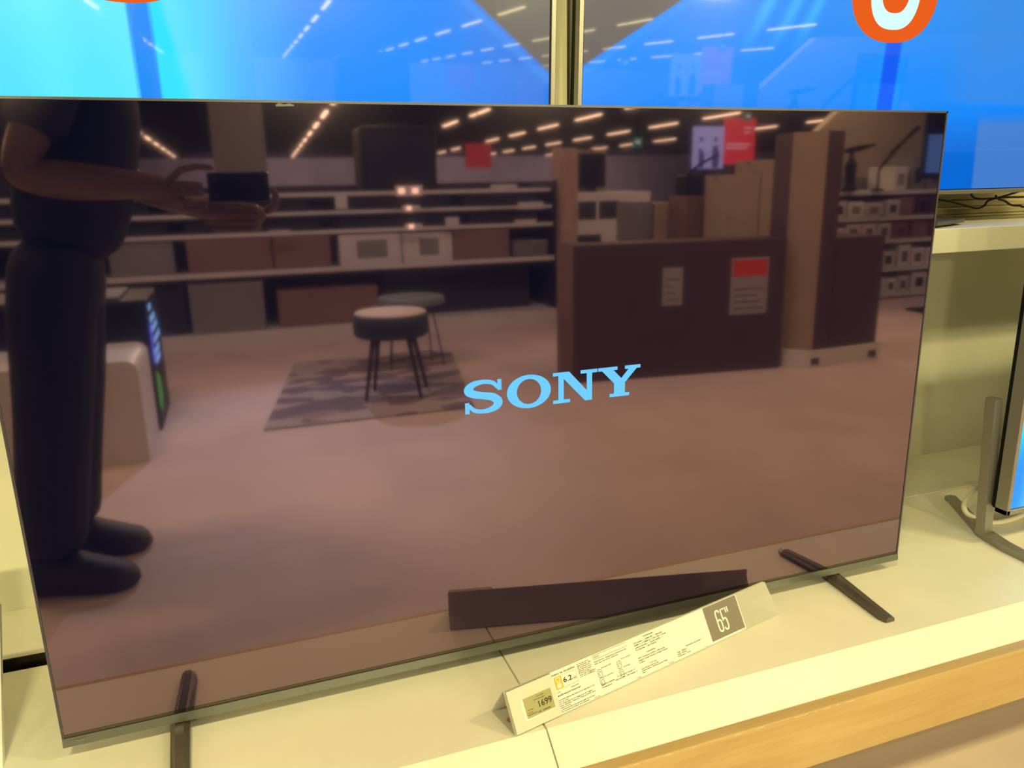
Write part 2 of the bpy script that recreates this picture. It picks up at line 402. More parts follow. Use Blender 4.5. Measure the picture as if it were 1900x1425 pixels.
NG = [(0, 1), (.36, 1), (.76, .33), (.76, .89), (.62, .89), (.62, 1), (1, 1), (1, .89), (.88, .89), (.88, 0), (.72, 0), (.24, .78), (.24, .11), (.38, .11), (.38, 0), (0, 0), (0, .11), (.12, .11), (.12, .89), (0, .89)]
def wordmark(name, m, parent, x0, z0, w, y):
    k = w/.291; h = .0485*k; bm = bmesh.new(); o = Vector((0, y, 0)); n = (0, -.00015, 0)
    glyph_S(bm, x0, z0, .061*k, h, o, n)
    glyph_ring(bm, x0+.1025*k, z0+h*.5, .0355*k, h*.535, .0195*k, h*.40, y)
    prism(bm, NG, (x0+.1415*k, y, z0), (.0745*k, 0, 0), (0, 0, h), n)
    prism(bm, YG, (x0+.2175*k, y, z0), (.0735*k, 0, 0), (0, 0, h), n)
    return link(name, bm, m, parent)
wordmark('screen_lettering', 'lettering', tv, .580, .7005, .291, -.0006)
wordmark('small_wordmark', 'silver', chin, .0075, .3055, .021, -.0034)
# feet: splayed bars in front of and behind the set
for x0, xf, xb in ((1.300, 1.293, 1.335), (.150, .149, .118)):
    sgn = 1 if x0 > .7 else -1
    bm = bmesh.new()
    P = [Vector((xf, -.143, .2785)), Vector((xf-.002*sgn, -.13, .2785)), Vector((x0+.006*sgn, .02, .2785)), Vector((xb+.02*sgn, .19, .2785))]
    rings = []
    for i, p in enumerate(P):
        ww = (.009, .0115, .013, .010)[i]; hh = (.010, .0125, .0195, .008)[i]
        rings.append([p+Vector((-ww, 0, 0)), p+Vector((ww, 0, 0)), p+Vector((ww, 0, hh*.55)), p+Vector((ww*.45, 0, hh)), p+Vector((-ww*.45, 0, hh)), p+Vector((-ww, 0, hh*.55))])
    loft(bm, rings); bbox(bm, x0-.012, x0+.016, .013, .05, .285, .33)
    link('foot', bm, 'foot_black', tv)

# ------------------------------------------------------------------ upper televisions
def picture_grid(w, h, nx, ny, fn):
    bm = bmesh.new(); V = []
    for j in range(ny+1):
        for i in range(nx+1):
            V.append(bm.verts.new((-w/2+w*i/nx, 0, h*j/ny)))
    bm.verts.index_update()
    for j in range(ny):
        for i in range(nx):
            a = j*(nx+1)+i; bm.faces.new((V[a], V[a+1], V[a+nx+2], V[a+nx+1]))
    cols = [fn(v.co.x, v.co.z) for v in bm.verts]
    return bm, cols
def sstep(a, b, x):
    t = max(0, min(1, (x-a)/(b-a))); return t*t*(3-2*t)
def mixc(a, b, t): return tuple(p+(q-p)*t for p, q in zip(a, b))
CY, SKY, BLUE, DEEP, DARK, BRI = lin((88, 236, 255)), lin((70, 180, 255)), lin((0, 140, 255)), lin((0, 92, 245)), lin((104, 98, 98)), lin((0, 225, 255))
def pic_common(X, z, left):
    # z = height above the panel's lower edge; soft blue pool of light under the badge
    zz = z+.99
    c = mixc(lin((0, 104, 215)), BLUE, sstep(.05, .22, z))
    if left:
        c = mixc(CY, SKY, sstep(.02, .20, X)); c = mixc(c, BLUE, sstep(.12, .30, X))
        c = mixc(c, lin((28, 122, 232)), sstep(.42, .7, X))
        s = .5+.5*math.sin(X*31+z*3); c = mixc(c, lin((130, 215, 255)), .22*s*sstep(-.2, .1, X)*(1-sstep(.12, .28, X)))
        s = .5+.5*math.sin(X*44+2+z*6); c = mixc(c, lin((60, 205, 255)), .30*s*(1-sstep(-.1, .0, X)))
    else:
        c = mixc(c, lin((60, 150, 240)), .8*sstep(-.35, -.05, X)*sstep(.20, .42, z)*(1-sstep(.30, .6, X)))
        c = mixc(c, lin((64, 140, 225)), .6*sstep(.12, .3, X)*sstep(.185, .205, z)); c = mixc(c, lin((75, 130, 205)), .8*sstep(.302, .312, X+(z-.1)*.1)*(1-sstep(.14, .18, z)))
        for k in (-.18, -.235, -.30):
            d = X-(k-(.42-z)*.55); c = mixc(c, lin((60, 190, 255)), .7*math.exp(-(d/.014)**2)*sstep(.27, .38, z))
    bw, bx = (.017, -.001+.10*(.33-z)*.3) if left else (.020, .014-.03*(.33-z))
    d = abs(X-bx); t = 1-sstep(bw*.85, bw*1.35, d)
    if left:
        bx = -.002+(.33-z)*.02; d1 = X-bx-.012
        t = sstep(-.016, -.009, d1)*(1-sstep(.018, .024, d1)); tb = sstep(.018, .024, d1)*(1-sstep(.03+(.33-z)*.15, .045+(.33-z)*.2, d1))
        if z < .345: c = mixc(c, BRI, .95*tb); c = mixc(c, lin((0, 140, 250)), t)
    else:
        if z < .345: c = mixc(c, lin((20, 150, 255)), .7*(1-sstep(bw*1.2, bw*2.2, d))); c = mixc(c, DEEP, t)
    # dark corner outside the pool of light; its grey includes reflected haze
    if left: e = X-(.725-(z-.222)*1.27)
    else: e = -X-(.738-(z-.245)*1.66)
    edge = math.exp(-((e+.018)/.012)**2)
    c = mixc(c, lin((60, 160, 255)), .35*edge)
    c = mixc(c, DARK, sstep(-.004, .006, e))
    return c
TILT = math.radians(3.3)
def upper_tv(cx, w, h, zb, left, label):
    t = thing('wall_television', label, 'television', (cx, .402, zb-.0))
    t.rotation_euler = (TILT, 0, 0)
    bz = .010
    bm, cols = picture_grid(w-2*bz-.004, h-2*bz-.006, 320, 180, lambda X, z: pic_common(X, z, left))
    for v in bm.verts: v.co.z += bz+.002
    s = link('screen_picture', bm, 'upper_glass', t, local=True)
    at = s.data.color_attributes.new('picture', 'FLOAT_COLOR', 'POINT')
    at.data.foreach_set('color', [q for c in cols for q in (*c, 1)])
    bm = bmesh.new()
    bbox(bm, -w/2, -w/2+bz, -.004, .014, 0, h, .001, 1); bbox(bm, w/2-bz, w/2, -.004, .014, 0, h, .001, 1)
    bbox(bm, -w/2, w/2, -.004, .014, 0, bz, .001, 1); bbox(bm, -w/2, w/2, -.004, .014, h-bz, h, .001, 1)
    link('frame', bm, 'silver', t, local=True)
    bm = bmesh.new(); bbox(bm, -w/2+.001, w/2-.001, .0145, .032, .002, h-.002); bbox(bm, -w*.3, w*.3, .032, .06, .08, h*.55, .01, 1)
    link('back_shell', bm, 'black_plastic', t, local=True)
    zc = .44
    bm = bmesh.new(); P = []
    n = 64; f = lambda q, e: math.copysign(abs(q)**(2/e), q)
    prism(bm, [(.119*f(math.cos(2*math.pi*k/n), 2.35), zc+.112*f(math.sin(2*math.pi*k/n), 2.35)) for k in range(n)], (0, -.0006, 0), (1, 0, 0), (0, 0, 1), (0, -.0002, 0))
    b = link('badge', bm, 'orange', t, local=True, label='orange rounded badge on the screen')
    bm = bmesh.new(); glyph_ring(bm, 0, zc, .068, .086, .039, .053, -.0011, 64, 2.5); link('badge_letter', bm, 'badge_white', b, local=True)
    return t
upper_tv(.169, 1.446, .830, .985, True, 'left upper television showing a cyan light picture behind the big set')
tr = upper_tv(1.685, 1.494, .842, .985, False, 'right upper television showing a blue picture with orange badge')
# pedestal of the right one: neck and blade shaped foot
bm = bmesh.new(); bbox(bm, -.06, .06, .032, .062, -.066, .2, .004, 1); link('neck', bm, 'black_plastic', tr, local=True)
bm = bmesh.new()
prism(bm, [(1.40, .275), (1.76, .272), (1.925, .345), (2.02, .50), (1.68, .56), (1.35, .50)], (0, 0, .9205), (1, 0, 0), (0, 1, 0), (0, 0, .008))
prism(bm, [(1.42, .285), (1.74, .282), (1.89, .352), (1.98, .49), (1.68, .55), (1.37, .49)], (0, 0, .9155), (1, 0, 0), (0, 1, 0), (0, 0, .005))
ft = thing('pedestal_foot', 'dark grey pedestal plate lying near the edge of the upper shelf', 'television foot', (1.69, .4, .9155))
link('plate', bm, 'foot_black', ft)
# cables
for nm, pts in (('a', [[2.0, .53, .976], [2.086, .52, .960], [2.145, .52, .947], [2.175, .52, .943], [2.197, .52, .950], [2.209, .52, .962], [2.238, .50, .973], [2.265, .46, .99]]),
                ('b', [[2.150, .46, .99], [2.166, .535, .983], [2.184, .545, .971], [2.21, .545, .966], [2.259, .545, .967], [2.36, .545, .968], [2.8, .55, .955]]),
                ('c', [[2.205, .498, .975], [2.22, .498, .965], [2.24, .498, .961], [2.268, .498, .949], [2.303, .498, .946], [2.36, .498, .941], [2.8, .50, .93]])):
    bm = bmesh.new(); tube(bm, cat(pts, 6), .0028, 8)
    tag(link('power_cable', bm, 'cable_black', None, True), {'a': 'black cable running left and dipping lowest under the right upper television', 'b': 'black cable running straight right below the right upper television, upper strand', 'c': 'black cable sagging to the right below the right upper television, lower strand'}[nm], 'cable', 'black cables under the upper television')

# ------------------------------------------------------------------ television at the right edge
st = thing('side_television', 'grey framed television at the right edge showing a cyan picture', 'television', (2.34, 0, .278))
X0, X1, ZB, ZT = 1.715, 2.95, .352, 1.06
def sidepic(X, z):
    c = mixc(lin((0, 150, 255)), lin((0, 240, 255)), sstep(.0, .24, z))
    d = X+.617-z*.55; c = mixc(lin((120, 245, 255)), c, sstep(.0, .16, abs(d-.10)))
    c = mixc(c, lin((0, 140, 255)), .8*(1-sstep(.0, .06, abs(X+.595)))*(1-sstep(.04, .12, abs(z-.05))))
    c = mixc(c, lin((0, 165, 255)), sstep(.22, .27, z)); c = mixc(c, lin((150, 138, 150)), sstep(.275, .31, z+(X+.617)*.2))
    return c
bm, cols = picture_grid(X1-X0-.02, ZT-ZB-.02, 160, 100, sidepic)
for v in bm.verts: v.co += Vector(((X0+X1)/2, -.012, ZB+.012))
s = link('screen_picture', bm, 'side_glass', st)
at = s.data.color_attributes.new('picture', 'FLOAT_COLOR', 'POINT'); at.data.foreach_set('color', [q for c in cols for q in (*c, 1)])
bm = bmesh.new()
for a in ((X0, X0+.009, ZB, ZT), (X1-.009, X1, ZB, ZT)): bbox(bm, a[0], a[1], -.016, .012, a[2], a[3], .001, 1)
for a in ((ZB, ZB+.011), (ZT-.009, ZT)): bbox(bm, X0, X1, -.016, .012, a[0], a[1], .001, 1)
link('frame', bm, 'grey_metal', st)
bm = bmesh.new(); bbox(bm, X0+.006, X1-.006, .0125, .026, ZB+.004, ZT-.004, .003, 1); link('back_shell', bm, 'black_plastic', st)
for side, lab in ((0, 'left'), (1, 'right')):
    dx = 0 if side == 0 else 1.06
    bm = bmesh.new(); s_ = 1 if side == 0 else -1
    tx = 1.722+dx
    def ring(x, y, w_, h_): return [Vector((x-w_, y, .2785)), Vector((x+w_, y, .2785)), Vector((x+w_, y, .2785+h_)), Vector((x-w_, y, .2785+h_))]
    loft(bm, [ring(tx+.112*s_, .222, .008, .009), ring(tx+.108*s_, .205, .011, .013), ring(tx+.012*s_, .045, .013, .017), ring(tx-.002*s_, -.02, .013, .014), ring(tx-.012*s_, -.18, .010, .009)])
    link('stand_foot', bm, 'grey_metal', st)
    bm = bmesh.new(); bot = [(tx-.004, .028), (tx+.018, .028), (tx+.018, .05), (tx-.004, .05)]
    top = [(x-.024*s_*1.0, y) for x, y in bot]
    if side: top = bot
    loft(bm, [[Vector((x, y, .285)) for x, y in bot], [Vector((x, y, .580)) for x, y in top], [Vector((x+(.002 if i in (0, 3) else -.002), y, .590)) for i, (x, y) in enumerate(top)]])
    link('stand_upright', bm, 'grey_metal', st)
bm = bmesh.new(); tube(bm, cat([[1.97, .15, .41], [1.90, .135, .381], [1.845, .125, .361], [1.808, .12, .353], [1.772, .115, .339], [1.754, .112, .318], [1.757, .102, .301], [1.778, .088, .292], [1.800, .077, .2845], [1.85, .072, .2845], [1.95, .09, .2845]], 8), .0055, 12)
tag(link('white_cable', bm, 'cable_white', None, True), 'thick cream cable looping behind the foot of the right edge television', 'cable')

# leaning white board at the left edge
bm = bmesh.new()
q = [Vector(p) for p in ((-.0785, .016, .2785), (-.101, .20, .43), (-.36, .20, .43), (-.34, .016, .2785))]
a = [bm.verts.new(p) for p in q]; b = [bm.verts.new(p+Vector((0, .008, -.006))) for p in q]
for v_ in b[:1]+b[3:]: v_.co.z = .2785; v_.co.y += .003
bm.faces.new(a); bm.faces.new(b[::-1])
for i in range(4): bm.faces.new((a[i], b[i], b[(i+1) % 4], a[(i+1) % 4]))
tag(link('leaning_board', bm, 'card'), 'edge of a white board tilted on the plinth at the left edge', 'board')

# ------------------------------------------------------------------ price label stand
B0 = Vector((.587, -.1775, .2794)); U = Vector((.97430, .22525, 0)).normalized(); PERP = Vector((-.22525, .97430, 0))
Vv = (Vector((0, 0, .054))+PERP*.030).normalized(); Nn = U.cross(Vv).normalized()   # Nn points to the viewer
if Nn.y > 0: Nn = -Nn
LT = .5575; HT = .0605
def on(a, b, n=0): return B0+U*a+Vv*b+Nn*n
tg = thing('price_label_stand', 'clear tented label stand holding a printed card in front of the television', 'price label', tuple(B0+U*.28+PERP*.03))
bm = bmesh.new()
def slab(bm, pts, th, n):
    a = [bm.verts.new(p) for p in pts]; b = [bm.verts.new(p+n*th) for p in pts]
    bm.faces.new(a); bm.faces.new(b[::-1])
    for i in range(len(pts)): bm.faces.new((a[i], b[i], b[(i+1) % len(pts)], a[(i+1) % len(pts)]))
slab(bm, [on(0, 0), on(LT+.002, 0), on(LT-.006, HT-.0015), on(LT-.010, HT), on(0, HT)], .0016, -Nn)
link('front_panel', bm, 'acrylic', tg)
bm = bmesh.new(); TOPB = [on(0, HT)-Nn*.0008, on(LT-.010, HT)-Nn*.0008]
bk = [TOPB[0]+PERP*.033-Vector((0, 0, TOPB[0].z-.2794)), TOPB[1]+PERP*.033-Vector((0, 0, TOPB[1].z-.2794))]
nb = Vector(TOPB[1]-TOPB[0]).cross(Vector(bk[0]-TOPB[0])).normalized()
slab(bm, [TOPB[0], TOPB[1], bk[1], bk[0]], .0014, nb if nb.dot(PERP) > 0 else -nb); link('rear_panel', bm, 'acrylic', tg)
bm = bmesh.new(); slab(bm, [on(.0015, .001, .0004), on(.079, .001, .0004), on(.079, HT-.001, .0004), on(.0015, HT-.001, .0004)], .0045, Nn)
lb = link('electronic_label', bm, 'esl', tg, label='cream electronic price label at the left end')
bm = bmesh.new(); slab(bm, [on(.0235, .015, .0050), on(.0715, .015, .0050), on(.0715, .042, .0050), on(.0235, .042, .0050)], .0003, Nn); link('lcd', bm, 'lcd', lb)
bm = bmesh.new(); slab(bm, [on(.0185, .0145, .0050), on(.0232, .0145, .0050), on(.0232, .042, .0050), on(.0185, .042, .0050)], .0006, Nn)
slab(bm, [on(.0185, .0128, .0050), on(.0722, .0128, .0050), on(.0722, .0148, .0050), on(.0185, .0148, .0050)], .0006, Nn); link('lcd_rim', bm, 'card', lb)
bm = bmesh.new()
put_text(bm, '1699', on(.0465, .0235, .0056), U, Vv, .0085, .0225)
put_text(bm, 'dont éco-part.', on(.040, .0345, .0056), U, Vv, .0016, .020)
put_text(bm, 'prix du produit', on(.046, .0382, .0056), U, Vv, .0014, .012)
put_text(bm, 'TTC / pièce', on(.0265, .0245, .0056), U, Vv, .0013, .010)
put_text(bm, 'avis client', on(.0265, .0208, .0056), U, Vv, .0014, .009)
for k in range(5): put_text(bm, '*', on(.0255+k*.0032, .0165, .0056), U, Vv, .0032)
put_text(bm, 'réf. 100245', on(.042, .0168, .0056), U, Vv, .0020, .022)
setkind(link('lcd_text', bm, 'ink', lb), 'stuff')
bm = bmesh.new(); slab(bm, [on(.0785, .0002, .0003), on(.4742, .0002, .0003), on(.4742, HT-.0004, .0003), on(.0785, HT-.0004, .0003)], .0004, Nn)
cd = link('printed_card', bm, 'card', tg, label='white printed specification card')
bm = bmesh.new(); slab(bm, [on(.3935, .0035, .0008), on(.4722, .0035, .0008), on(.4722, .0592, .0008), on(.3935, .0592, .0008)], .0001, Nn); link('size_panel', bm, mat('taupe_ink', (.225, .19, .17), .6), cd, label='taupe panel with large white figures')
bm = bmesh.new()
def stroke(bm, pts, r, e=.0010):
    P = [Vector(p) for p in pts]; A = []
    for i, p in enumerate(P):
        t = (P[min(i+1, len(P)-1)]-P[max(i-1, 0)]).normalized(); q = Vector((-t.y, t.x)); l, m_ = p+q*r, p-q*r
        A.append((bm.verts.new(on(l.x, l.y, e)), bm.verts.new(on(m_.x, m_.y, e))))
    for a, b in zip(A, A[1:]): bm.faces.new((a[0], a[1], b[1], b[0]))
def arc(cx, cy, a, b, t0, t1, n=10, e=2.6):
    f = lambda q: math.copysign(abs(q)**(2/e), q)
    return [(cx+a*f(math.cos(math.radians(t0+(t1-t0)*i/n))), cy+b*f(math.sin(math.radians(t0+(t1-t0)*i/n)))) for i in range(n+1)]
x6 = .4155
stroke(bm, arc(x6+.0055, .0395, .0044, .0075, 20, 180)+arc(x6+.0055, .0205, .0044, .0075, 180, 360)+arc(x6+.0055, .0255, .0044, .0060, 0, 165), .0015)
x5 = .4285
stroke(bm, [(x5+.0095, .0462), (x5+.0012, .0462), (x5+.0012, .0305)], .0015)
stroke(bm, [(x5+.0010, .0300)]+arc(x5+.0052, .0250, .0043, .0062, 150, 0)+arc(x5+.0052, .0195, .0043, .0065, 0, -170), .0015)
for k in (.441, .4455): stroke(bm, [(k, .0385), (k, .0475)], .0013)
link('size_figures', bm, 'card', cd)
bm = bmesh.new()
def line(s, a, b, h, w_=None, mi=0): put_text(bm, s, on(a, b, .0011), U, Vv, h, w_, mi)
line('Indice de durabilité', .0815, .0535, .0028, .0415, 1); line('6.2', .0985, .0395, .0072, .0155, 0); line('/10', .1150, .0385, .0036, .0065, 1)
line('Produit', .0830, .0292, .0015, .006); line('Réparable', .1085, .0292, .0016, .014)
line('RÉPUBLIQUE FRANÇAISE', .0870, .0243, .0020, .037)
for i, (s, wd) in enumerate((("Ce produit dispose des pièces et est réparable. À voir", .068), ('sur le site', .018), ("Prix, disponible de nos magasins et du magasin", .062), ("Fiches détaillées : Réparer. Classe produits de la", .066), ('mise à jour', .020), ("La politique de reprise des appareils usagés est le produit", .063), ("Les ampoules et lampes sont reprises.", .052))):
    line(s, .0805, .0185-i*.0027, .0017, wd)
for i, (s, wd) in enumerate((('La durée de la', .022), ('garantie de', .026), ('ce produit est', .023), ('de deux ans', .025), ('pièces et main', .024), ("d'œuvre dans", .022), ('tous les magasins', .030), ('voir les conditions', .029))):
    line(s, .1275, .0550-i*.0026, .0017, wd)
line('Nous aimons : l\'expérience cinéma avec des', .1585, .0482, .0019, .064); line('sons purs et un son optimisé', .1585, .0452, .0019, .046)
line('Rétro-éclairé (LED)', .1675, .0365, .0016, .020); line('Prise audio', .1985+.009, .0372, .0016, .018); line('Plus optimisé', .1675, .0235, .0016, .019); line('Wifi intégré', .207, .0248, .0016, .014)
line("Système exploit.", .1600, .0135, .0021, .026); line('Fréquence', .1600, .0095, .0021, .019)
line('TV connectée Google TV', .1915, .0150, .0019, .036); line('100 Hz, soit 100 images /s', .1865, .0112, .0019, .044)
line('Connectiques', .2590, .0550, .0024, .021)
for i, (s, wd) in enumerate((('Prise casque : 1, HDMI ARC : 1, Bluetooth', .060), ('HDMI 2.1 : 2, HDMI 2.0 : 2, Port USB : 2, Entrée', .067), ('antenne terrestre : 1, Entrée satellite : 1', .057), ('Port Ethernet : 1, Slot PCMCIA : 1', .047))): line(s, .2385, .0500-i*.0036, .0022, wd)
line('Connectivité', .2570, .0312, .0023, .019)
for i, (s, wd) in enumerate((('WiFi, Chromecast, AirPlay 2, Chromecast', .056), ('intégré, Google Assistant, Google Assistant', .061), ('& Alexa', .011))): line(s, .2385, .0268-i*.0034, .0021, wd)
line('Livré avec', .2580, .0140, .0021, .014)
for i, (s, wd) in enumerate((("Guide d'installation rapide, Pile, Câble", .036), ("d'alimentation, Télécommande, Pieds", .054), ('Pile', .006))): line(s, .2385, .0105-i*.0030, .0019, wd)
line('Dimensions du produit', .3365, .0148, .0022, .034)
for i, s in enumerate(('Long : 144,8cm', 'Haut : 83,0cm', 'Profondeur : 5,3cm')): line(s, .3150, .0108-i*.0031, .0021, (.021, .020, .028)[i])
for a, s in ((.1420, '85 kWh/1000h'), (.2250, 'réf.'), (.2930, '85 kWh/1000h'), (.3720, 'réf. produit'), (.4610, 'réf. 106')): line(s, a, .0012, .0013, .010)
setkind(link('card_text', bm, ['ink', 'grey_ink'], cd), 'stuff')
# ruled box, icons, durability badge
bm = bmesh.new()
def rect(bm, a0, b0, a1, b1, e=.0009, mi=0):
    f = bm.faces.new([bm.verts.new(on(*p, e)) for p in ((a0, b0), (a1, b0), (a1, b1), (a0, b1))]); f.material_index = mi
rect(bm, .1580, .0580, .2250, .0585); rect(bm, .1580, .0522, .2250, .0527); rect(bm, .1580, .0525, .1705, .0582, .0009, 1)
rect(bm, .1585, .0550, .1700, .0556, .00095, 0)
for a, b in ((.1592, .0250), (.1592, .0113+.0015), (.1973, .0252), (.1975, .0125)):
    stroke(bm, arc(a+.0040, b+.0058, .0038, .0055, 0, 360, 24, 4), .00035, .0009); stroke(bm, arc(a+.0040, b+.0058, .0020, .0030, 0, 270, 10, 2), .00035, .0009)
link('rules_and_icons', bm, ['grey_ink', 'size_panel' if False else 'esl'], cd)
bm = bmesh.new(); rect(bm, .0830, .0335, .0965, .0512); 
for r in ((.0965, .0505, .1235, .0511), (.0965, .0335, .1235, .0341), (.1229, .0335, .1235, .0511), (.0830, .0318, .1060, .0322)): rect(bm, *r)
bd = link('durability_badge', bm, 'yellow_ink', cd, label='yellow durability badge with hourglass')
bm = bmesh.new()
stroke(bm, [(.0862, .0492), (.0933, .0492), (.0933, .0465), (.0905, .0428), (.0933, .0390), (.0933, .0358), (.0862, .0358), (.0862, .0390), (.0890, .0428), (.0862, .0465), (.0862, .0492)], .0006, .0011)
f = bm.faces.new([bm.verts.new(on(*p, .0011)) for p in ((.0866, .0362), (.0929, .0362), (.0929, .0385), (.0898, .0412), (.0866, .0385))])
link('hourglass', bm, 'card', bd)
bm = bmesh.new()
for k, mi in ((.0825, 0), (.0848, 1)): rect(bm, k, .0240, k+.0014, .0262, .0011, mi)
link('flag_mark', bm, ['ink', 'red_ink'], cd)
# base plate of the tent with a little round sticker
bm = bmesh.new(); slab(bm, [B0+PERP*.001, B0+U*LT+PERP*.001, bk[1]-PERP*.001, bk[0]-PERP*.001], .0004, Vector((0, 0, -1))); link('base_plate', bm, 'acrylic', tg)
bm = bmesh.new(); cS = Vector((.592, -.143, .2798))
for k in range(20): bm.verts.new(cS+U*.0055*math.cos(k*math.pi/10)+PERP*.0055*math.sin(k*math.pi/10))
bm.faces.new(bm.verts[:]); link('round_sticker', bm, mat('brick_red', (.42, .17, .11), .6), tg, label='small brick red round sticker inside the tent')

# ------------------------------------------------------------------ lamps of the store (rows over the aisles)
bm = bmesh.new(); bbox(bm, -.05, .05, -.95, .95, .012, .05, .004, 1); me_h = bpy.data.meshes.new('housing'); bm.to_mesh(me_h); bm.free(); me_h.materials.append(MAT['shelf_metal'])
bm = bmesh.new(); bbox(bm, -.04, .04, -.93, .93, -.012, .012, .008, 2); me_l = bpy.data.meshes.new('tube'); bm.to_mesh(me_l); bm.free(); me_l.materials.append(MAT['lamp'])
ORD = ['first', 'second', 'third', 'fourth', 'fifth', 'sixth', 'seventh', 'eighth', 'ninth', 'tenth']
rows = [(-2.05, 'outermost left', 4, 0), (2.7, 'nearest the column', 4, -.045), (6.5, 'third from the column', 4, -.05), (9.9, 'middle of the right half', 4, -.06), (13.7, 'second from the far right', 4, -.045), (18.2, 'farthest right', 4, -.03)]
for ri, (x0, nm, _, dr) in enumerate(rows):
    for k in range(10):
        y = -15.2-k*3.45-(ri % 2)*.9
        if y < -45.5: break
        x = x0+dr*(y+18)
        e = thing('ceiling_light', 'slim warm ceiling tube light, row %s, %s from the front' % (nm, ORD[k]), 'ceiling light', (x, y, 2.85), 'ceiling lights, row ' + nm)
        e.rotation_euler = (0, 0, math.atan(-dr))
        for n_, m_ in (('housing', me_h), ('tube', me_l)):
            o = bpy.data.objects.new(n_, m_); COL.objects.link(o); o.parent = e

# ------------------------------------------------------------------ aisle behind the photographer: gondola
gd = thing('shelf_gondola', 'long white shelf unit with dark back seen in the television reflection', 'shelving', (.3, -4.6, 0))
GX0, GX1, GY = -2.6, 2.60, -4.40
box('base_plinth', GX0, GX1, GY-.55, GY, 0, .105, 'shelf_metal', gd, .003)
for i in range(9):
    box('joint_gap', 1.5+i*.12, 1.506+i*.12, GY-.0005, GY+.001, .085, .1, 'dark_gap', gd)
box('back_panel', GX0, GX1, GY-.60, GY-.56, 0, 1.06, 'shelf_back', gd)
for z, d, th in ((.505, .02, .028), (.755, .04, .022), (.882, .06, .020), (1.005, .08, .022)):
    bm = bmesh.new(); bbox(bm, GX0, GX1-.02, GY-.56, GY-d, z-.02, z); bbox(bm, GX0, GX1-.02, GY-d-.001, GY-d+.012, z-th, z+.006, .002, 1)
    link('shelf_board', bm, 'shelf_metal', gd)
box('end_panel', 2.585, 2.603, GY-.60, GY-.02, 0, 1.06, 'shelf_back', gd)
box('end_post', 2.605, 2.745, GY-.10, GY+.06, 0, 1.29, 'post_wood', gd, .004, label='brown wooden end post')
def parcel(name, x0, x1, y0, y1, z0, z1, m, label, grp=None, tape=None, cat_='box'):
    t = thing(name, label, cat_, ((x0+x1)/2, (y0+y1)/2, z0), grp)
    box('carton_body', x0, x1, y0, y1, z0, z1, m, t, .004)
    bm = bmesh.new()
    xm = (x0+x1)/2
    bbox(bm, x0-.0004, x1+.0004, (y0+y1)/2-.02, (y0+y1)/2+.02, z1-.03, z1+.0006); link('tape_strip', bm, tape or 'carton_grey', t)
    return t
S0 = .5065
parcel('product_box', -.46, -.08, -4.86, -4.45, S0, .728, 'carton_grey', 'grey carton on the lower shelf, nearest the photographer')
parcel('product_box', 0.0, .53, -4.86, -4.44, S0, .729, 'carton', 'wide brown carton on the lower shelf, left of its brown twin', 'brown shelf cartons')
parcel('product_box', .54, .92, -4.86, -4.44, S0, .73, 'carton', 'brown carton on the lower shelf beside the white cartons', 'brown shelf cartons')
for (a, b, zt, lab) in ((.98, 1.415, .72, 'white printed carton on the lower shelf, left of two'), (1.425, 1.79, .715, 'white printed carton on the lower shelf, right of two')):
    t = parcel('product_box', a, b, -4.86, -4.44, S0, zt, 'carton_white', lab, 'white shelf cartons', 'carton_white')
    bm = bmesh.new(); bbox(bm, a+.12, b-.10, -4.4405, -4.4385, S0+.05, zt-.04); link('printed_picture', bm, 'carton_grey', t)
parcel('product_box', 1.80, 2.23, -4.86, -4.44, S0, .72, 'carton', 'brown carton on the lower shelf, right of the white cartons', 'brown shelf cartons')
t = thing('silver_player', 'flat silver appliance at the right end of the lower shelf', 'appliance', (2.41, -4.6, S0))
box('casing', 2.27, 2.55, -4.8, -4.46, S0+.008, S0+.12, 'silver', t, .006)
for q in (2.31, 2.51): box('rubber_foot', q-.012, q+.012, -4.52, -4.49, S0, S0+.009, 'black_plastic', t)
# black sound bars on the two upper shelves
for z, ls in ((.7565, [(-2.3, -1.2), (-1.1, -.1), (.0, .88), (.98, 1.86), (1.93, 2.5)]), (.8835, [(-2.3, -1.25), (-1.1, -.2), (-.1, .80), (1.06, 1.8), (1.9, 2.5)])):
    for i, (a, b) in enumerate(ls):
        t = thing('sound_bar', 'black sound bar, place %s from the left, on the %s shelf' % (('first', 'second', 'third', 'fourth', 'fifth')[i], 'middle' if z < .8 else 'upper'), 'sound bar', ((a+b)/2, -4.6, z), 'black sound bars on the shelf')
        box('casing', a, b, -4.72, -4.50, z, z+.085, 'black_plastic', t, .012)
        box('grille_cloth', a+.02, b-.02, -4.5003, -4.494, z+.012, z+.073, 'shelf_back', t)
# low shelf
parcel('product_box', -.02, .45, -4.80, -4.44, .1055, .44, 'carton_grey', 'grey carton standing on the base of the shelf unit')
parcel('product_box', .54, 1.23, -4.80, -4.46, .1055, .36, 'carton', 'long brown carton on the base of the shelf unit')
parcel('product_box', -.48, -.05, -4.80, -4.48, .1055, .46, 'carton_black', 'dark carton on the base of the shelf unit, left end')
parcel('product_box', 1.30, 2.45, -4.82, -4.60, .1055, .47, 'carton_black', 'wide dark carton deep under the shelf behind the stools')
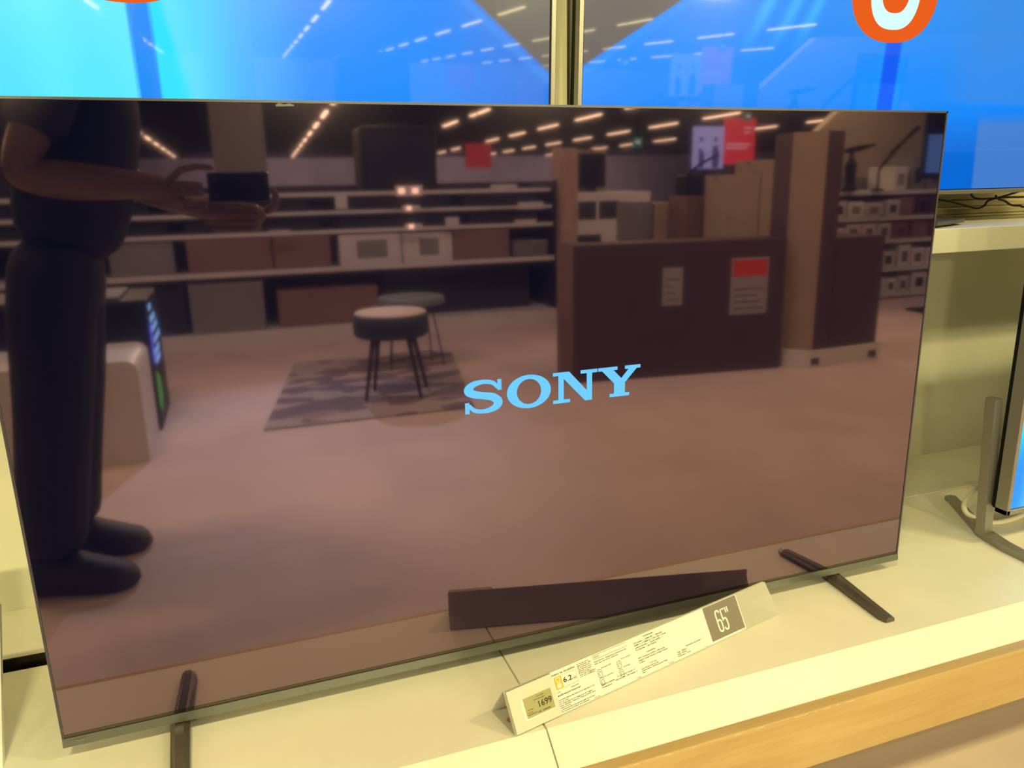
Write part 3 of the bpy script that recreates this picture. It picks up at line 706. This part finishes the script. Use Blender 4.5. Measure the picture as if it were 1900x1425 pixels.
# labels on shelf edges
for i, (a, b, z0, z1, y) in enumerate(((.96, 1.04, .9, 1.0, -4.318), (1.72, 1.82, .765, .82, -4.347), (2.05, 2.25, .985, 1.04, -4.305), (2.26, 2.46, .862, .912, -4.325), (2.24, 2.41, .737, .787, -4.345), (.20, .45, .985, 1.03, -4.305), (.52, .66, .737, .775, -4.345))):
    t = tag(box('shelf_label', a, b, y, y+.003, z0, z1, 'carton_white', None, .001), 'white price ticket %s' % ('hanging from the top shelf beside the glowing glare spots', 'under the small glowing glare spot on the middle shelf', 'at the right end of the top shelf', 'at the right end of the upper shelf', 'at the right end of the middle shelf', 'at the left end of the top shelf by the phone', 'at the left of the middle shelf')[i], 'price ticket', 'price tickets on the shelf edges')
# glare on the label holders made as glowing spots; black speaker on top
t = thing('shelf_glare', 'twin spots of glare made to glow on the top shelf under the black speaker', 'lamp', (1.465, -4.31, .985))
box('glare_plate', 1.37, 1.56, -4.318, -4.312, .975, 1.045, 'shelf_metal', t, .002)
for q in (1.41, 1.505): box('glare_spot', q-.022, q+.022, -4.3118, -4.302, .990, 1.028, 'shelf_glare', t, .006)
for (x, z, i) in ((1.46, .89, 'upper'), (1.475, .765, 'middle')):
    t = thing('clip_glare', 'tiny spot of glare made to glow on the %s shelf edge' % i, 'lamp', (x, -4.32, z))
    box('clip_glare_plate', x-.05, x+.08, -4.335 if i == 'upper' else -4.352, -4.322 if i == 'upper' else -4.344, z-.02, z+.02, 'shelf_metal', t, .002)
    box('glare_spot', x-.02, x+.015, -4.321 if i == 'upper' else -4.3435, -4.312 if i == 'upper' else -4.334, z-.012, z+.018, 'shelf_glare', t, .004)
t = thing('party_speaker', 'big black rounded speaker on top of the shelf unit', 'speaker', (1.47, -4.75, 1.0055))
box('cabinet', 1.19, 1.75, -4.93, -4.60, 1.0055, 1.46, 'black_plastic', t, .04)
box('grille', 1.24, 1.70, -4.603, -4.593, 1.06, 1.40, 'shelf_back', t, .004)
box('carry_handle', 1.36, 1.58, -4.80, -4.74, 1.455, 1.485, 'black_plastic', t, .01)

# stools, table, rug
bm = bmesh.new()
ang = 0.02
c0 = Vector((.94, -2.95, 0))
vs_ = [(.333, -2.377), (1.295, -2.354), (1.53, -3.62), (.57, -3.72)]
prism(bm, vs_, (0, 0, 0.0005), (1, 0, 0), (0, 1, 0), (0, 0, .010))
tag(link('rug', bm, 'rug'), 'grey patterned rug with dark patches under the stools', 'rug')
st1 = thing('pouf_stool', 'dark teal drum stool with tan top and four wooden legs', 'stool', (.988, -2.722, .0105))
bm = bmesh.new(); lathe(bm, [(.15, .318), (.176, .321), (.186, .334), (.187, .40), (.183, .424), (.178, .430)], .988, -2.722, 40); link('seat_drum', bm, 'teal_velvet', st1, True)
bm = bmesh.new(); lathe(bm, [(.178, .4305), (.172, .437), (.14, .441), (.02, .442)], .988, -2.722, 40); link('seat_top', bm, 'tan_seat', st1, True, label='tan seat top')
for (fx, fy) in ((.83, -2.655), (.905, -2.845), (1.095, -2.60), (1.172, -2.80)):
    tx, ty = .988+(fx-.988)*.62, -2.722+(fy+2.722)*.62
    bm = bmesh.new(); tube(bm, [(fx, fy, .0128), (tx, ty, .325)], [.009, .014], 10); link('leg', bm, 'leg_wood', st1, True)
st2 = thing('side_table', 'small grey blue table on thin crossed wire legs behind the stool', 'table', (1.22, -3.305, .0108))
bm = bmesh.new(); lathe(bm, [(.185, .385), (.192, .39), (.192, .418), (.186, .424)], 1.22, -3.305, 40); link('table_top', bm, 'table_top', st2)
for (fx, fy, tx, ty) in ((1.077, -3.266, 1.10, -3.25), (1.355, -3.416, 1.32, -3.36), (1.394, -3.272, 1.33, -3.28), (1.10, -3.42, 1.13, -3.38)):
    bm = bmesh.new(); tube(bm, [(fx, fy, .011), (tx, ty, .387)], .005, 8); link('leg', bm, 'wire_dark', st2)
bm = bmesh.new(); tube(bm, [(1.082, -3.263, .07), (1.39, -3.275, .07), (1.352, -3.412, .07), (1.104, -3.418, .07), (1.082, -3.263, .07)], .004, 8); link('ring_brace', bm, 'wire_dark', st2)

# rounded white counter with lit device
ct = thing('white_counter', 'rounded white counter end beside the photographer in the reflection', 'counter', (-.45, -2.35, 0))
bm = bmesh.new()
n = 20; R_ = .045
pf = [(-.80, 0), (-.105, 0), (-.105, .36)]+[(-.15+R_*math.cos(math.radians(a)), .365+R_*math.sin(math.radians(a))) for a in range(0, 91, 15)]+[(-.80, .41)]
prism(bm, pf, (0, -2.14, 0), (1, 0, 0), (0, 0, 1), (0, -.42, 0)); link('counter_body', bm, 'white_plastic', ct)
dv = thing('display_cabinet', 'black appliance with glowing blue lettering on its side, on the white counter', 'appliance', (-.3, -2.75, .0))
bm = bmesh.new(); bbox(bm, -.75, -.09, -3.05, -2.58, .0, .585, .006, 1); link('cabinet_body', bm, 'black_plastic', dv)
box('top_slab', -.75, -.20, -3.0, -2.62, .5855, .60, 'carton_grey', dv, .004)
bm = bmesh.new()
for i, (z, a, l) in enumerate(((.54, .02, .10), (.485, .03, .22), (.44, .05, .26), (.385, .08, .30), (.335, .04, .24), (.295, .06, .20))):
    for k in range(3):
        y = -2.62-a-k*l/3; bbox(bm, -.0899, -.0885, y-l/3*.75, y, z-.014, z+.014)
setkind(link('lit_lettering', bm, 'blue_glow', dv), 'stuff')
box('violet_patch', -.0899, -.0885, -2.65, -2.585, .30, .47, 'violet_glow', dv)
bm = bmesh.new(); prism(bm, [(-2.60, .27), (-2.72, .22), (-2.76, .12), (-2.67, .06), (-2.59, .12)], (-.0899, 0, 0), (0, 1, 0), (0, 0, 1), (.0014, 0, 0)); link('green_leaf', bm, 'green_glow', dv, label='glowing green leaf picture')

# big television carton
bc = thing('television_carton', 'huge dark brown flat carton standing on the floor with two labels', 'box', (2.55, -2.7, 0))
bm = bmesh.new()
P = [(1.921, -2.585), (3.125, -2.44), (3.148, -2.65), (1.945, -2.80)]
prism(bm, P, (0, 0, 0), (1, 0, 0), (0, 1, 0), (0, 0, .725)); link('carton_body', bm, ['carton_dark'], bc)
bm = bmesh.new(); prism(bm, [(-2.5865, .0), (-2.799, .0), (-2.799, .724), (-2.5865, .724)], (1.9195, 0, 0), (.0, 1, 0), (0, 0, 1), (-.003, 0, 0)); link('end_flap', bm, 'carton', bc, label='lighter brown end flap')
def facey(x): return -2.585+(x-1.921)*.1204+.0015
def sheet(bm, a, b, z0, z1, off):
    prism(bm, [(a, z0), (b, z0), (b, z1), (a, z1)], (0, facey(0)+off, 0), (1, .1204, 0), (0, 0, 1), (0, .0012, 0))
for nm, a, b, z0, z1, m in (('address_label', 2.407, 2.521, .39, .593, 'label_paper'), ('warning_sheet', 2.800, 3.020, .32, .628, 'label_paper')):
    bm = bmesh.new(); sheet(bm, a, b, z0, z1, 0); pr = link(nm, bm, m, bc)
    bm = bmesh.new()
    for k in range(4): sheet(bm, a+.02, b-.02-.02*(k % 3), z0+.03+k*.035, z0+.036+k*.035, .0013)
    setkind(link('printed_lines', bm, 'grey_ink', pr), 'stuff')
    if nm == 'warning_sheet':
        bm = bmesh.new(); sheet(bm, a+.010, b-.010, z1-.10, z1-.012, .0013); link('red_heading', bm, 'red_ink', pr, label='red printed heading')
# tall cartons on a pallet
pt = thing('white_pallet', 'white plastic pallet base under the tall brown carton', 'pallet', (3.45, -2.5, 0))
bm = bmesh.new(); prism(bm, [(3.158, -2.46), (3.27, -2.36), (3.80, -2.40), (3.84, -2.75), (3.185, -2.78)], (0, 0, 0), (1, 0, 0), (0, 1, 0), (0, 0, .100)); link('pallet_body', bm, 'white_plastic', pt)
bm = bmesh.new()
for x, y in ((3.30, -2.361), (3.74, -2.394)): bbox(bm, x-.028, x+.028, y-.004, y+.004, .018, .055)
setkind(link('fork_hole', bm, 'dark_gap', pt), 'stuff')
tc_ = thing('tall_carton', 'tall narrow olive brown carton standing on the white pallet', 'box', (3.30, -2.52, .1005))
bm = bmesh.new(); prism(bm, [(3.168, -2.50), (3.285, -2.37), (3.40, -2.378), (3.43, -2.66), (3.20, -2.69)], (0, 0, .1005), (1, 0, 0), (0, 1, 0), (0, 0, 1.175)); link('carton_body', bm, 'carton_dark', tc_)
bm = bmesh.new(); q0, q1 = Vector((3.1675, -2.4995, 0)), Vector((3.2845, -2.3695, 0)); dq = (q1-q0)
prism(bm, [(0, .1015), (1, .1015), (1, 1.274), (0, 1.274)], q0, dq, (0, 0, 1), Vector((-.003, .0026, 0))); link('lit_side', bm, 'carton_olive', tc_, label='side face coloured olive for the light on it')  # lit look of this face put into its colour
lc = thing('square_carton', 'lower dark brown carton on the white pallet beside the tall carton', 'box', (3.6, -2.5, .1005))
bm = bmesh.new(); prism(bm, [(3.405, -2.378), (3.765, -2.402), (3.79, -2.66), (3.435, -2.66)], (0, 0, .1005), (1, 0, 0), (0, 1, 0), (0, 0, .615)); link('carton_body', bm, 'carton_dark', lc)
bm = bmesh.new(); bbox(bm, 3.57, 3.61, -2.66, -2.384, .7156, .7164); link('tape_strip', bm, 'carton', lc)
# cartons behind the big box
parcel('upright_carton', 3.02, 3.125, -4.25, -3.9, 0, .90, 'carton_grey', 'narrow grey upright carton behind the huge flat carton')
parcel('upright_carton', 3.14, 3.345, -4.25, -3.88, 0, .89, 'carton_olive', 'pale upright carton between the grey and the brown one')
parcel('upright_carton', 3.23, 3.51, -3.86, -3.62, 0, .94, 'carton', 'reddish brown upright carton behind the huge flat carton')
parcel('upright_carton', 3.32, 3.575, -3.55, -3.3, 0, 1.07, 'carton_olive', 'olive upright carton, shorter of the two beside the tall one')
parcel('upright_carton', 3.585, 3.83, -3.60, -3.3, 0, 1.16, 'carton_olive', 'olive upright carton, taller of the two beside the tall one')
t = thing('coffee_machine', 'black machine with a thin raised arm on top of the upright cartons', 'appliance', (3.34, -3.72, .9407))
bm = bmesh.new(); bbox(bm, 3.25, 3.43, -3.82, -3.66, .9407, 1.08, .015, 2); link('casing', bm, 'black_plastic', t)
bm = bmesh.new(); tube(bm, [(3.27, -3.72, 1.07), (3.38, -3.70, 1.15), (3.50, -3.68, 1.21)], .010, 8); link('arm', bm, 'black_plastic', t)
# white counter and dark things farther away
cw = thing('service_counter', 'white counter with dark openings far behind the wooden post', 'counter', (3.45, -5.4, 0))
box('counter_body', 3.05, 3.85, -5.75, -5.20, 0, .96, 'white_plastic', cw, .01)
for a, b in ((3.14, 3.31), (3.34, 3.55)): box('opening', a, b, -5.201, -5.195, .73, .885, 'dark_gap', cw)
box('base_opening', 3.12, 3.36, -5.201, -5.195, .50, .60, 'dark_gap', cw)
t = thing('monitor', 'black monitor standing on the far white counter', 'monitor', (3.41, -5.5, .9605))
box('panel', 3.28, 3.54, -5.52, -5.47, 1.0, 1.30, 'black_plastic', t, .015); box('stand', 3.38, 3.44, -5.56, -5.46, .9605, 1.01, 'black_plastic', t)
t = thing('cardboard_panel', 'yellowish cardboard panel behind the black monitor', 'panel', (3.55, -5.62, .9605))
box('sheet', 3.30, 3.62, -5.66, -5.63, .9605, 1.34, 'carton_olive', t); box('prop', 3.44, 3.48, -5.72, -5.661, .9605, 1.2, 'carton_olive', t)

# hanging signs
t = thing('red_sign', 'plain red square sign hanging from the ceiling', 'sign', (3.445, -9, 1.27))
box('sign_panel', 3.27, 3.62, -9.03, -9, 1.27, 1.58, 'red_sign', t); box('hanger', 3.44, 3.45, -9.02, -9.01, 1.58, 2.9, 'black_plastic', t)
t = thing('advert_screen', 'bluish lit advert screen showing two people, beside the red banner', 'screen', (6.95, -9, 0))
box('screen_panel', 6.70, 7.21, -9.03, -9, 1.22, 1.81, 'poster_glow', t); box('post', 6.9, 7.0, -9.06, -9.031, 0, 1.8, 'black_plastic', t)
bm = bmesh.new()
for cx, s_ in ((6.83, .8), (7.07, 1.0)):
    prism(bm, [(cx-.05*s_, 1.23), (cx+.06*s_, 1.23), (cx+.075*s_, 1.42), (cx+.03*s_, 1.56*s_+.31*(1-s_)*4.2*.9), (cx-.05*s_, 1.52)], (0, -8.9995, 0), (1, 0, 0), (0, 0, 1), (0, .001, 0))
    prism(bm, [(cx+.03*math.cos(k*.785), 1.63+.04*math.sin(k*.785)) for k in range(8)], (0, -8.9995, 0), (1, 0, 0), (0, 0, 1), (0, .001, 0))
link('pictured_people', bm, 'poster_dark', t)
t = thing('red_banner', 'tall red banner with white writing beside the lit advert screen', 'banner', (7.48, -9, 0))
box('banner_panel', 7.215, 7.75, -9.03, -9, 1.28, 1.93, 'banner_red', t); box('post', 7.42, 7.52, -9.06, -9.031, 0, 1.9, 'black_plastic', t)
bm = bmesh.new()
for z, a, l in ((1.55, 7.26, .42), (1.50, 7.26, .36), (1.78, 7.56, .14), (1.72, 7.56, .11)):
    k = a
    while k < a+l: ww = random.uniform(.02, .06); bbox(bm, k, k+ww, -8.9995, -8.998, z, z+.022); k += ww+.014
setkind(link('banner_writing', bm, 'banner_white', t), 'stuff')
for x, y, z, s_, lab in ((8.53, -14, 1.87, .11, 'small green lit exit sign hanging left of the advert screen'), (6.88, -8, 1.86, .055, 'green lit exit sign in front of the red banner')):
    t = thing('exit_sign', lab, 'sign', (x, y, z-s_))
    box('sign_box', x-s_, x+s_, y-.02, y, z-s_, z+s_, 'exit_green', t)
    bm = bmesh.new(); prism(bm, [(x-s_*.6, z-.1*s_), (x, z-.1*s_), (x, z-s_*.5), (x+s_*.7, z+.1*s_), (x, z+s_*.6), (x, z+.25*s_), (x-s_*.6, z+.25*s_)], (0, y+.001, 0), (1, 0, 0), (0, 0, 1), (0, .002, 0)); link('arrow', bm, 'exit_white', t)
    box('hanger', x-.006, x+.006, y-.014, y-.008, z+s_, 2.9, 'black_plastic', t)

# shelf unit with small products at the right
ru = thing('product_rack', 'white product rack at the right edge of the reflection', 'shelving', (5.7, -4.4, 0))
RY = -4.2
RXA, RXB = 4.98, 6.6
box('rack_back', RXA, RXB, RY-.42, RY-.40, 0, 1.04, 'carton_grey', ru)
LV = [.05, .275, .52, .715, .93]
for z in LV:
    box('rack_shelf', RXA, RXB, RY-.40, RY+.01, z-.035, z, 'shelf_metal', ru, .003)
for x in (RXA-.02, RXB): box('rack_side', x, x+.02, RY-.42, RY+.01, 0, .96, 'shelf_metal', ru)
ordn = ['first', 'second', 'third', 'fourth', 'fifth', 'sixth', 'seventh', 'eighth', 'ninth', 'tenth']
lvn = ['bottom', 'second lowest', 'middle', 'upper', 'top']
for li, z in enumerate(LV):
    x = RXA+.05 if li < 4 else 5.64; i = 0
    gap = (LV[li+1]-z-.045) if li < 4 else .30
    while x < RXB-.2 and i < 9:
        w_ = random.uniform(.10, .19); h_ = gap*random.uniform(.62, .95)
        if li in (2, 3) and x > 5.62: m_ = random.choice(['red_box', 'red_box', 'carton_dark']); h_ = gap*.93; cn = 'reddish'
        else: m_ = random.choice(['carton_white', 'white_plastic', 'carton_white', 'carton_grey']); cn = 'whitish' if m_ != 'carton_grey' else 'grey'
        t = thing('small_box', '%s small box, %s from the left on the %s shelf of the product rack' % (cn, ordn[i], lvn[li]), 'box', (x+w_/2, RY-.2, z+.0005), 'small boxes on the product rack')
        box('carton_body', x, x+w_, RY-.32, RY-.02, z+.0005, z+h_, m_, t, .003)
        box('picture', x+w_*.25, x+w_*.75, RY-.0202, RY-.0185, z+h_*.2, z+h_*.7, random.choice(['black_plastic', 'carton_dark', 'carton_grey']), t)
        x += w_+random.uniform(.012, .05); i += 1
# dark handheld cleaner and hair tools on top of the rack are seen as thin dark arms
t = thing('desk_lamp', 'dark articulated lamp reaching over the top of the product rack', 'lamp', (5.62, -4.05, .9665))
t.location.z = .9305
bm = bmesh.new(); tube(bm, [(5.42, -4.18, 1.10), (5.55, -4.18, 1.24), (5.66, -4.18, 1.33), (5.80, -4.18, 1.44)], [.012, .02, .014, .02], 8); link('arm', bm, 'black_plastic', t)
bm = bmesh.new(); lathe(bm, [(.05, .931), (.05, .945), (.012, .95), (.010, 1.11)], 5.42, -4.18, 16); link('base', bm, 'black_plastic', t)
t = thing('razor_display', 'dark bar shaped device on a stand at the left of the product rack top', 'appliance', (5.2, -4.18, .9305))
bm = bmesh.new(); tube(bm, [(5.06, -4.18, 1.25), (5.2, -4.18, 1.27), (5.36, -4.18, 1.30)], [.02, .026, .008], 8); link('bar', bm, 'black_plastic', t)
bm = bmesh.new(); lathe(bm, [(.06, .931), (.06, .95), (.04, 1.0), (.05, 1.14), (.02, 1.2), (.015, 1.26)], 5.12, -4.18, 16); link('stand', bm, 'black_plastic', t)
t = thing('tilted_screen', 'black framed screen with blue picture at the far right of the reflection', 'screen', (5.35, -3.45, 0))
box('screen_panel', 5.10, 5.60, -3.47, -3.44, 1.02, 1.55, 'black_plastic', t, .005); box('picture', 5.125, 5.58, -3.4405, -3.438, 1.06, 1.33, mat('blue_picture', (.02, .05, .12), .3, emit=(.12, .35, .8), es=.8), t)
box('post', 5.42, 5.50, -3.52, -3.471, 0, 1.3, 'black_plastic', t); box('post_base', 5.3, 5.62, -3.65, -3.35, 0, .02, 'black_plastic', t, .004)

# ------------------------------------------------------------------ photographer
def skin(name, comps, m, parent, lvl=2):
    """comps: list of (points[(x,y,z,r)], edges, root); one mesh grown by the Skin modifier"""
    vs, es, rad, roots = [], [], [], []
    for pts, ed, root in comps:
        b = len(vs); vs += [p[:3] for p in pts]; rad += [p[3] for p in pts]; es += [(a+b, c+b) for a, c in ed]; roots.append(b+root)
    off = worldpos(parent) if parent else Vector((0, 0, 0))
    me = bpy.data.meshes.new(name); me.from_pydata([tuple(Vector(v)-off) for v in vs], es, [])
    o = bpy.data.objects.new(name, me); COL.objects.link(o)
    md = o.modifiers.new('skin', 'SKIN'); md.use_smooth_shade = True; md.branch_smoothing = .6
    sv = me.skin_vertices[0].data if me.skin_vertices else None
    if sv is None:
        bpy.context.view_layer.objects.active = o; sv = me.skin_vertices[0].data
    for i, r in enumerate(rad):
        sv[i].radius = (r, r) if not isinstance(r, tuple) else r
        sv[i].use_root = i in roots
    sb = o.modifiers.new('sub', 'SUBSURF'); sb.levels = lvl; sb.render_levels = lvl
    dg = bpy.context.evaluated_depsgraph_get()
    me2 = bpy.data.meshes.new_from_object(o.evaluated_get(dg))
    o.modifiers.clear(); o.data = me2; bpy.data.meshes.remove(me)
    me2.materials.clear(); me2.materials.append(MAT[m])
    for p in me2.polygons: p.use_smooth = True
    o.parent = parent; return o
def chain(pts): return (pts, [(i, i+1) for i in range(len(pts)-1)], 0)
pe = thing('person', 'person in dark navy clothes holding a phone sideways at waist height, reflected in the screen', 'person', (-.22, -1.25, 0))
# trunk line: pelvis, waist, chest, neck, head
body = [(-.125, -1.30, .93, .072), (-.105, -1.30, 1.05, .100), (-.060, -1.30, 1.20, .108), (-.030, -1.30, 1.33, .095), (.005, -1.29, 1.425, .05), (.030, -1.28, 1.49, .048),
        (-.150, -1.215, .87, .052), (-.190, -1.18, .50, .050), (-.245, -1.13, .10, .036),
        (-.150, -1.385, .87, .052), (-.185, -1.40, .50, .050), (-.235, -1.36, .10, .036),
        (-.040, -1.14, 1.355, .055), (-.110, -1.075, 1.20, .046), (-.165, -1.055, 1.072, .050), (-.04, -1.06, 1.055, .047), (.095, -1.075, 1.045, .034), (.150, -1.088, 1.035, .038), (.180, -1.092, .985, .034),
        (-.030, -1.46, 1.355, .055), (-.02, -1.475, 1.20, .046), (.03, -1.45, 1.045, .042), (.20, -1.30, .99, .036), (.345, -1.155, .965, .028), (.365, -1.115, .965, .030)]
be = [(0, 1), (1, 2), (2, 3), (3, 4), (4, 5), (0, 6), (6, 7), (7, 8), (0, 9), (9, 10), (10, 11), (3, 12), (12, 13), (13, 14), (14, 15), (15, 16), (16, 17), (17, 18), (3, 19), (19, 20), (20, 21), (21, 22), (22, 23), (23, 24)]
comps = [(body, be, 0)]
# left hand (nearer the television): index over the top edge, thumb below, the rest curled
LP = (.145, -1.08, 1.035)
comps += [chain([(.15, -1.075, 1.05, .011), (.185, -1.066, 1.080, .0095), (.222, -1.060, 1.0865, .0088), (.262, -1.0585, 1.0825, .0075)]),
          chain([(.15, -1.072, 1.04, .011), (.182, -1.060, 1.045, .0095), (.205, -1.0565, 1.044, .0085), (.232, -1.0700, 1.043, .0075)]),
          chain([(.15, -1.072, 1.028, .011), (.182, -1.060, 1.025, .0095), (.204, -1.0565, 1.023, .0085), (.230, -1.0700, 1.021, .0072)]),
          chain([(.147, -1.074, 1.016, .010), (.172, -1.062, 1.006, .0085), (.192, -1.058, 1.001, .0078), (.212, -1.068, .998, .0068)]),
          chain([(.135, -1.085, 1.02, .013), (.160, -1.095, .995, .011), (.195, -1.088, .984, .0098), (.236, -1.074, .9885, .0085)])]
# right hand: fingers reach under the phone, thumb on the glass side
comps += [chain([(.358, -1.112, .975, .011), (.345, -1.078, .986, .0095), (.312, -1.062, .990, .0088), (.272, -1.0595, .990, .0075)]),
          chain([(.358, -1.108, .962, .011), (.338, -1.072, .967, .0095), (.290, -1.058, .969, .0088), (.225, -1.058, .972, .0075)]),
          chain([(.358, -1.108, .949, .011), (.336, -1.074, .947, .0095), (.286, -1.061, .949, .0088), (.222, -1.062, .952, .0075)]),
          chain([(.358, -1.112, .938, .010), (.338, -1.083, .929, .0085), (.292, -1.072, .930, .0078), (.240, -1.070, .932, .0068)]),
          chain([(.375, -1.115, .972, .013), (.398, -1.095, .985, .011), (.404, -1.078, 1.008, .0098), (.396, -1.066, 1.033, .0085)])]
bo = skin('body', comps, 'skin', pe, 2)
# head with face, joined to the body mesh
bm = bmesh.new(); bm.from_mesh(bo.data)
r = bmesh.ops.create_uvsphere(bm, u_segments=24, v_segments=18, radius=1)
HC = Vector((.052, -1.275, 1.562))-worldpos(pe)
fwd = Vector((.80, .42, -.42)).normalized(); upv = Vector((.45, .2, .87)); upv = (upv-fwd*upv.dot(fwd)).normalized(); sd = fwd.cross(upv)
for v_ in r['verts']:
    c = v_.co.copy(); a, b, h = c.x, c.y, c.z      # a forward, b side, h up
    k = 1-.22*max(0, -h)                       # narrower jaw
    if a > .55 and abs(b) < .30 and -.38 < h < .20: a += .30*(1-abs(b)/.30)*(1-abs(h+.12)/.32 if abs(h+.12) < .32 else 0)
    if a > .6 and abs(b) < .4 and -.62 < h < -.5: a += .06
    v_.co = HC+fwd*a*.098*k+sd*b*.076*k+upv*h*.118
for sgn in (-1, 1):
    q = bmesh.ops.create_uvsphere(bm, u_segments=10, v_segments=8, radius=1)
    for v_ in q['verts']: c = v_.co.copy(); v_.co = HC+sd*sgn*(.076+c.y*.008)+fwd*(c.x*.018-.005)+upv*(c.z*.031)
for f in bm.faces: f.smooth = True
bm.to_mesh(bo.data); bm.free()
bm = bmesh.new()
for sgn in (-1, 1):
    q = bmesh.ops.create_uvsphere(bm, u_segments=12, v_segments=8, radius=.0115)
    for v_ in q['verts']: v_.co += HC+fwd*.082+sd*sgn*.030+upv*.012
link('eyes', bm, 'eye', pe, True, local=True)
bm = bmesh.new()
for sgn in (-1, 1):
    q = bmesh.ops.create_uvsphere(bm, u_segments=10, v_segments=6, radius=.0058)
    for v_ in q['verts']: v_.co += HC+fwd*.0895+sd*sgn*.030+upv*.011
link('pupils', bm, 'hair', pe, True, local=True)
bm = bmesh.new(); bbox(bm, -1, 1, -1, 1, -1, 1)
for v_ in bm.verts: c = v_.co.copy(); v_.co = HC+fwd*(.084+.003*c.x)+sd*.022*c.y+upv*(-.060+.005*c.z)
link('mouth', bm, 'red_box', pe, local=True)
bm = bmesh.new(); q = bmesh.ops.create_uvsphere(bm, u_segments=24, v_segments=16, radius=1)
bmesh.ops.delete(bm, geom=[v_ for v_ in bm.verts if v_.co.z < .52 and v_.co.x > .25 or v_.co.z < .1 and v_.co.x > -.2 or v_.co.z < -.5], context='VERTS')
for v_ in bm.verts: c = v_.co.copy(); v_.co = HC+fwd*c.x*.106+sd*c.y*.084+upv*(c.z*.126+.001)
bmesh.ops.solidify(bm, geom=bm.faces[:], thickness=.006)
link('hair', bm, 'hair', pe, True, local=True)
# clothes
g = .014
shirt = [(-.135, -1.30, .84, .150), (-.090, -1.30, 1.05, .158), (-.030, -1.30, 1.20, .178), (-.012, -1.30, 1.32, .140), (-.002, -1.295, 1.40, .068),
         (-.040, -1.14, 1.355, .075), (-.092, -1.092, 1.24, .074), (-.128, -1.068, 1.145, .074), (-.030, -1.46, 1.355, .075), (-.012, -1.473, 1.20, .068)]
skin('t_shirt', [(shirt, [(0, 1), (1, 2), (2, 3), (3, 4), (3, 5), (5, 6), (6, 7), (3, 8), (8, 9)], 0)], 'navy', pe, 2)
tr_ = [(-.130, -1.30, .965, .135), (-.140, -1.30, .87, .150), (-.165, -1.205, .76, .118), (-.195, -1.18, .50, .100), (-.225, -1.155, .28, .094), (-.250, -1.13, .085, .088), (-.165, -1.395, .76, .118), (-.195, -1.40, .50, .100), (-.225, -1.38, .28, .094), (-.245, -1.36, .085, .088)]
skin('trousers', [(tr_, [(0, 1), (1, 2), (2, 3), (3, 4), (4, 5), (1, 6), (6, 7), (7, 8), (8, 9)], 0)], 'trouser', pe, 2)
for (ax, ay, tx, ty) in ((-.245, -1.13, -.055, -1.085), (-.235, -1.36, -.035, -1.315)):
    d = Vector((tx-ax, ty-ay, 0)).normalized(); q = Vector((-d.y, d.x, 0)); bm = bmesh.new(); rings = []
    for s_, wd, ht, z0 in ((-.085, .024, .06, .012), (-.078, .042, .10, .003), (-.03, .050, .118, .001), (.03, .052, .112, .001), (.08, .056, .090, .001), (.13, .058, .072, .001), (.17, .052, .062, .003), (.195, .036, .048, .006), (.207, .016, .032, .012)):
        c = Vector((ax, ay, 0))+d*s_
        rings.append([c+q*wd*.9+Vector((0, 0, z0)), c+q*wd+Vector((0, 0, ht*.45)), c+q*wd*.7+Vector((0, 0, ht*.9)), c+Vector((0, 0, ht)), c-q*wd*.7+Vector((0, 0, ht*.9)), c-q*wd+Vector((0, 0, ht*.45)), c-q*wd*.9+Vector((0, 0, z0))])
    loft(bm, rings); s_ = link('shoe', bm, 'shoe', pe, True)
    bm = bmesh.new()
    for k in range(3):
        p = Vector((ax, ay, .085-.012*k))+d*(.055+.028*k); tube(bm, [p-q*.02, p+q*.0+Vector((0, 0, .012)), p+q*.02], .0025, 6)
    link('lace', bm, 'shoe', s_)
# phone in the hands
ph = thing('phone', 'dark phone held sideways by the photographer, back towards the television', 'phone', (.315, -1.055, 1.0))
bm = bmesh.new(); bbox(bm, .242, .388, -1.0592, -1.0515, 1.000, 1.072, .0035, 2); link('phone_body', bm, 'black_gloss', ph)
bm = bmesh.new()
for x, z in ((.262, 1.055), (.262, 1.018)):
    lathe_pts = [(x+.006*math.cos(k*math.pi/8), z+.006*math.sin(k*math.pi/8)) for k in range(16)]
    prism(bm, lathe_pts, (0, -1.0515, 0), (1, 0, 0), (0, 0, 1), (0, .0008, 0))
link('lens', bm, 'dark_gap', ph)
bm = bmesh.new(); bbox(bm, .246, .384, -1.0597, -1.0590, 1.004, 1.068); link('display', bm, 'black_gloss', ph)
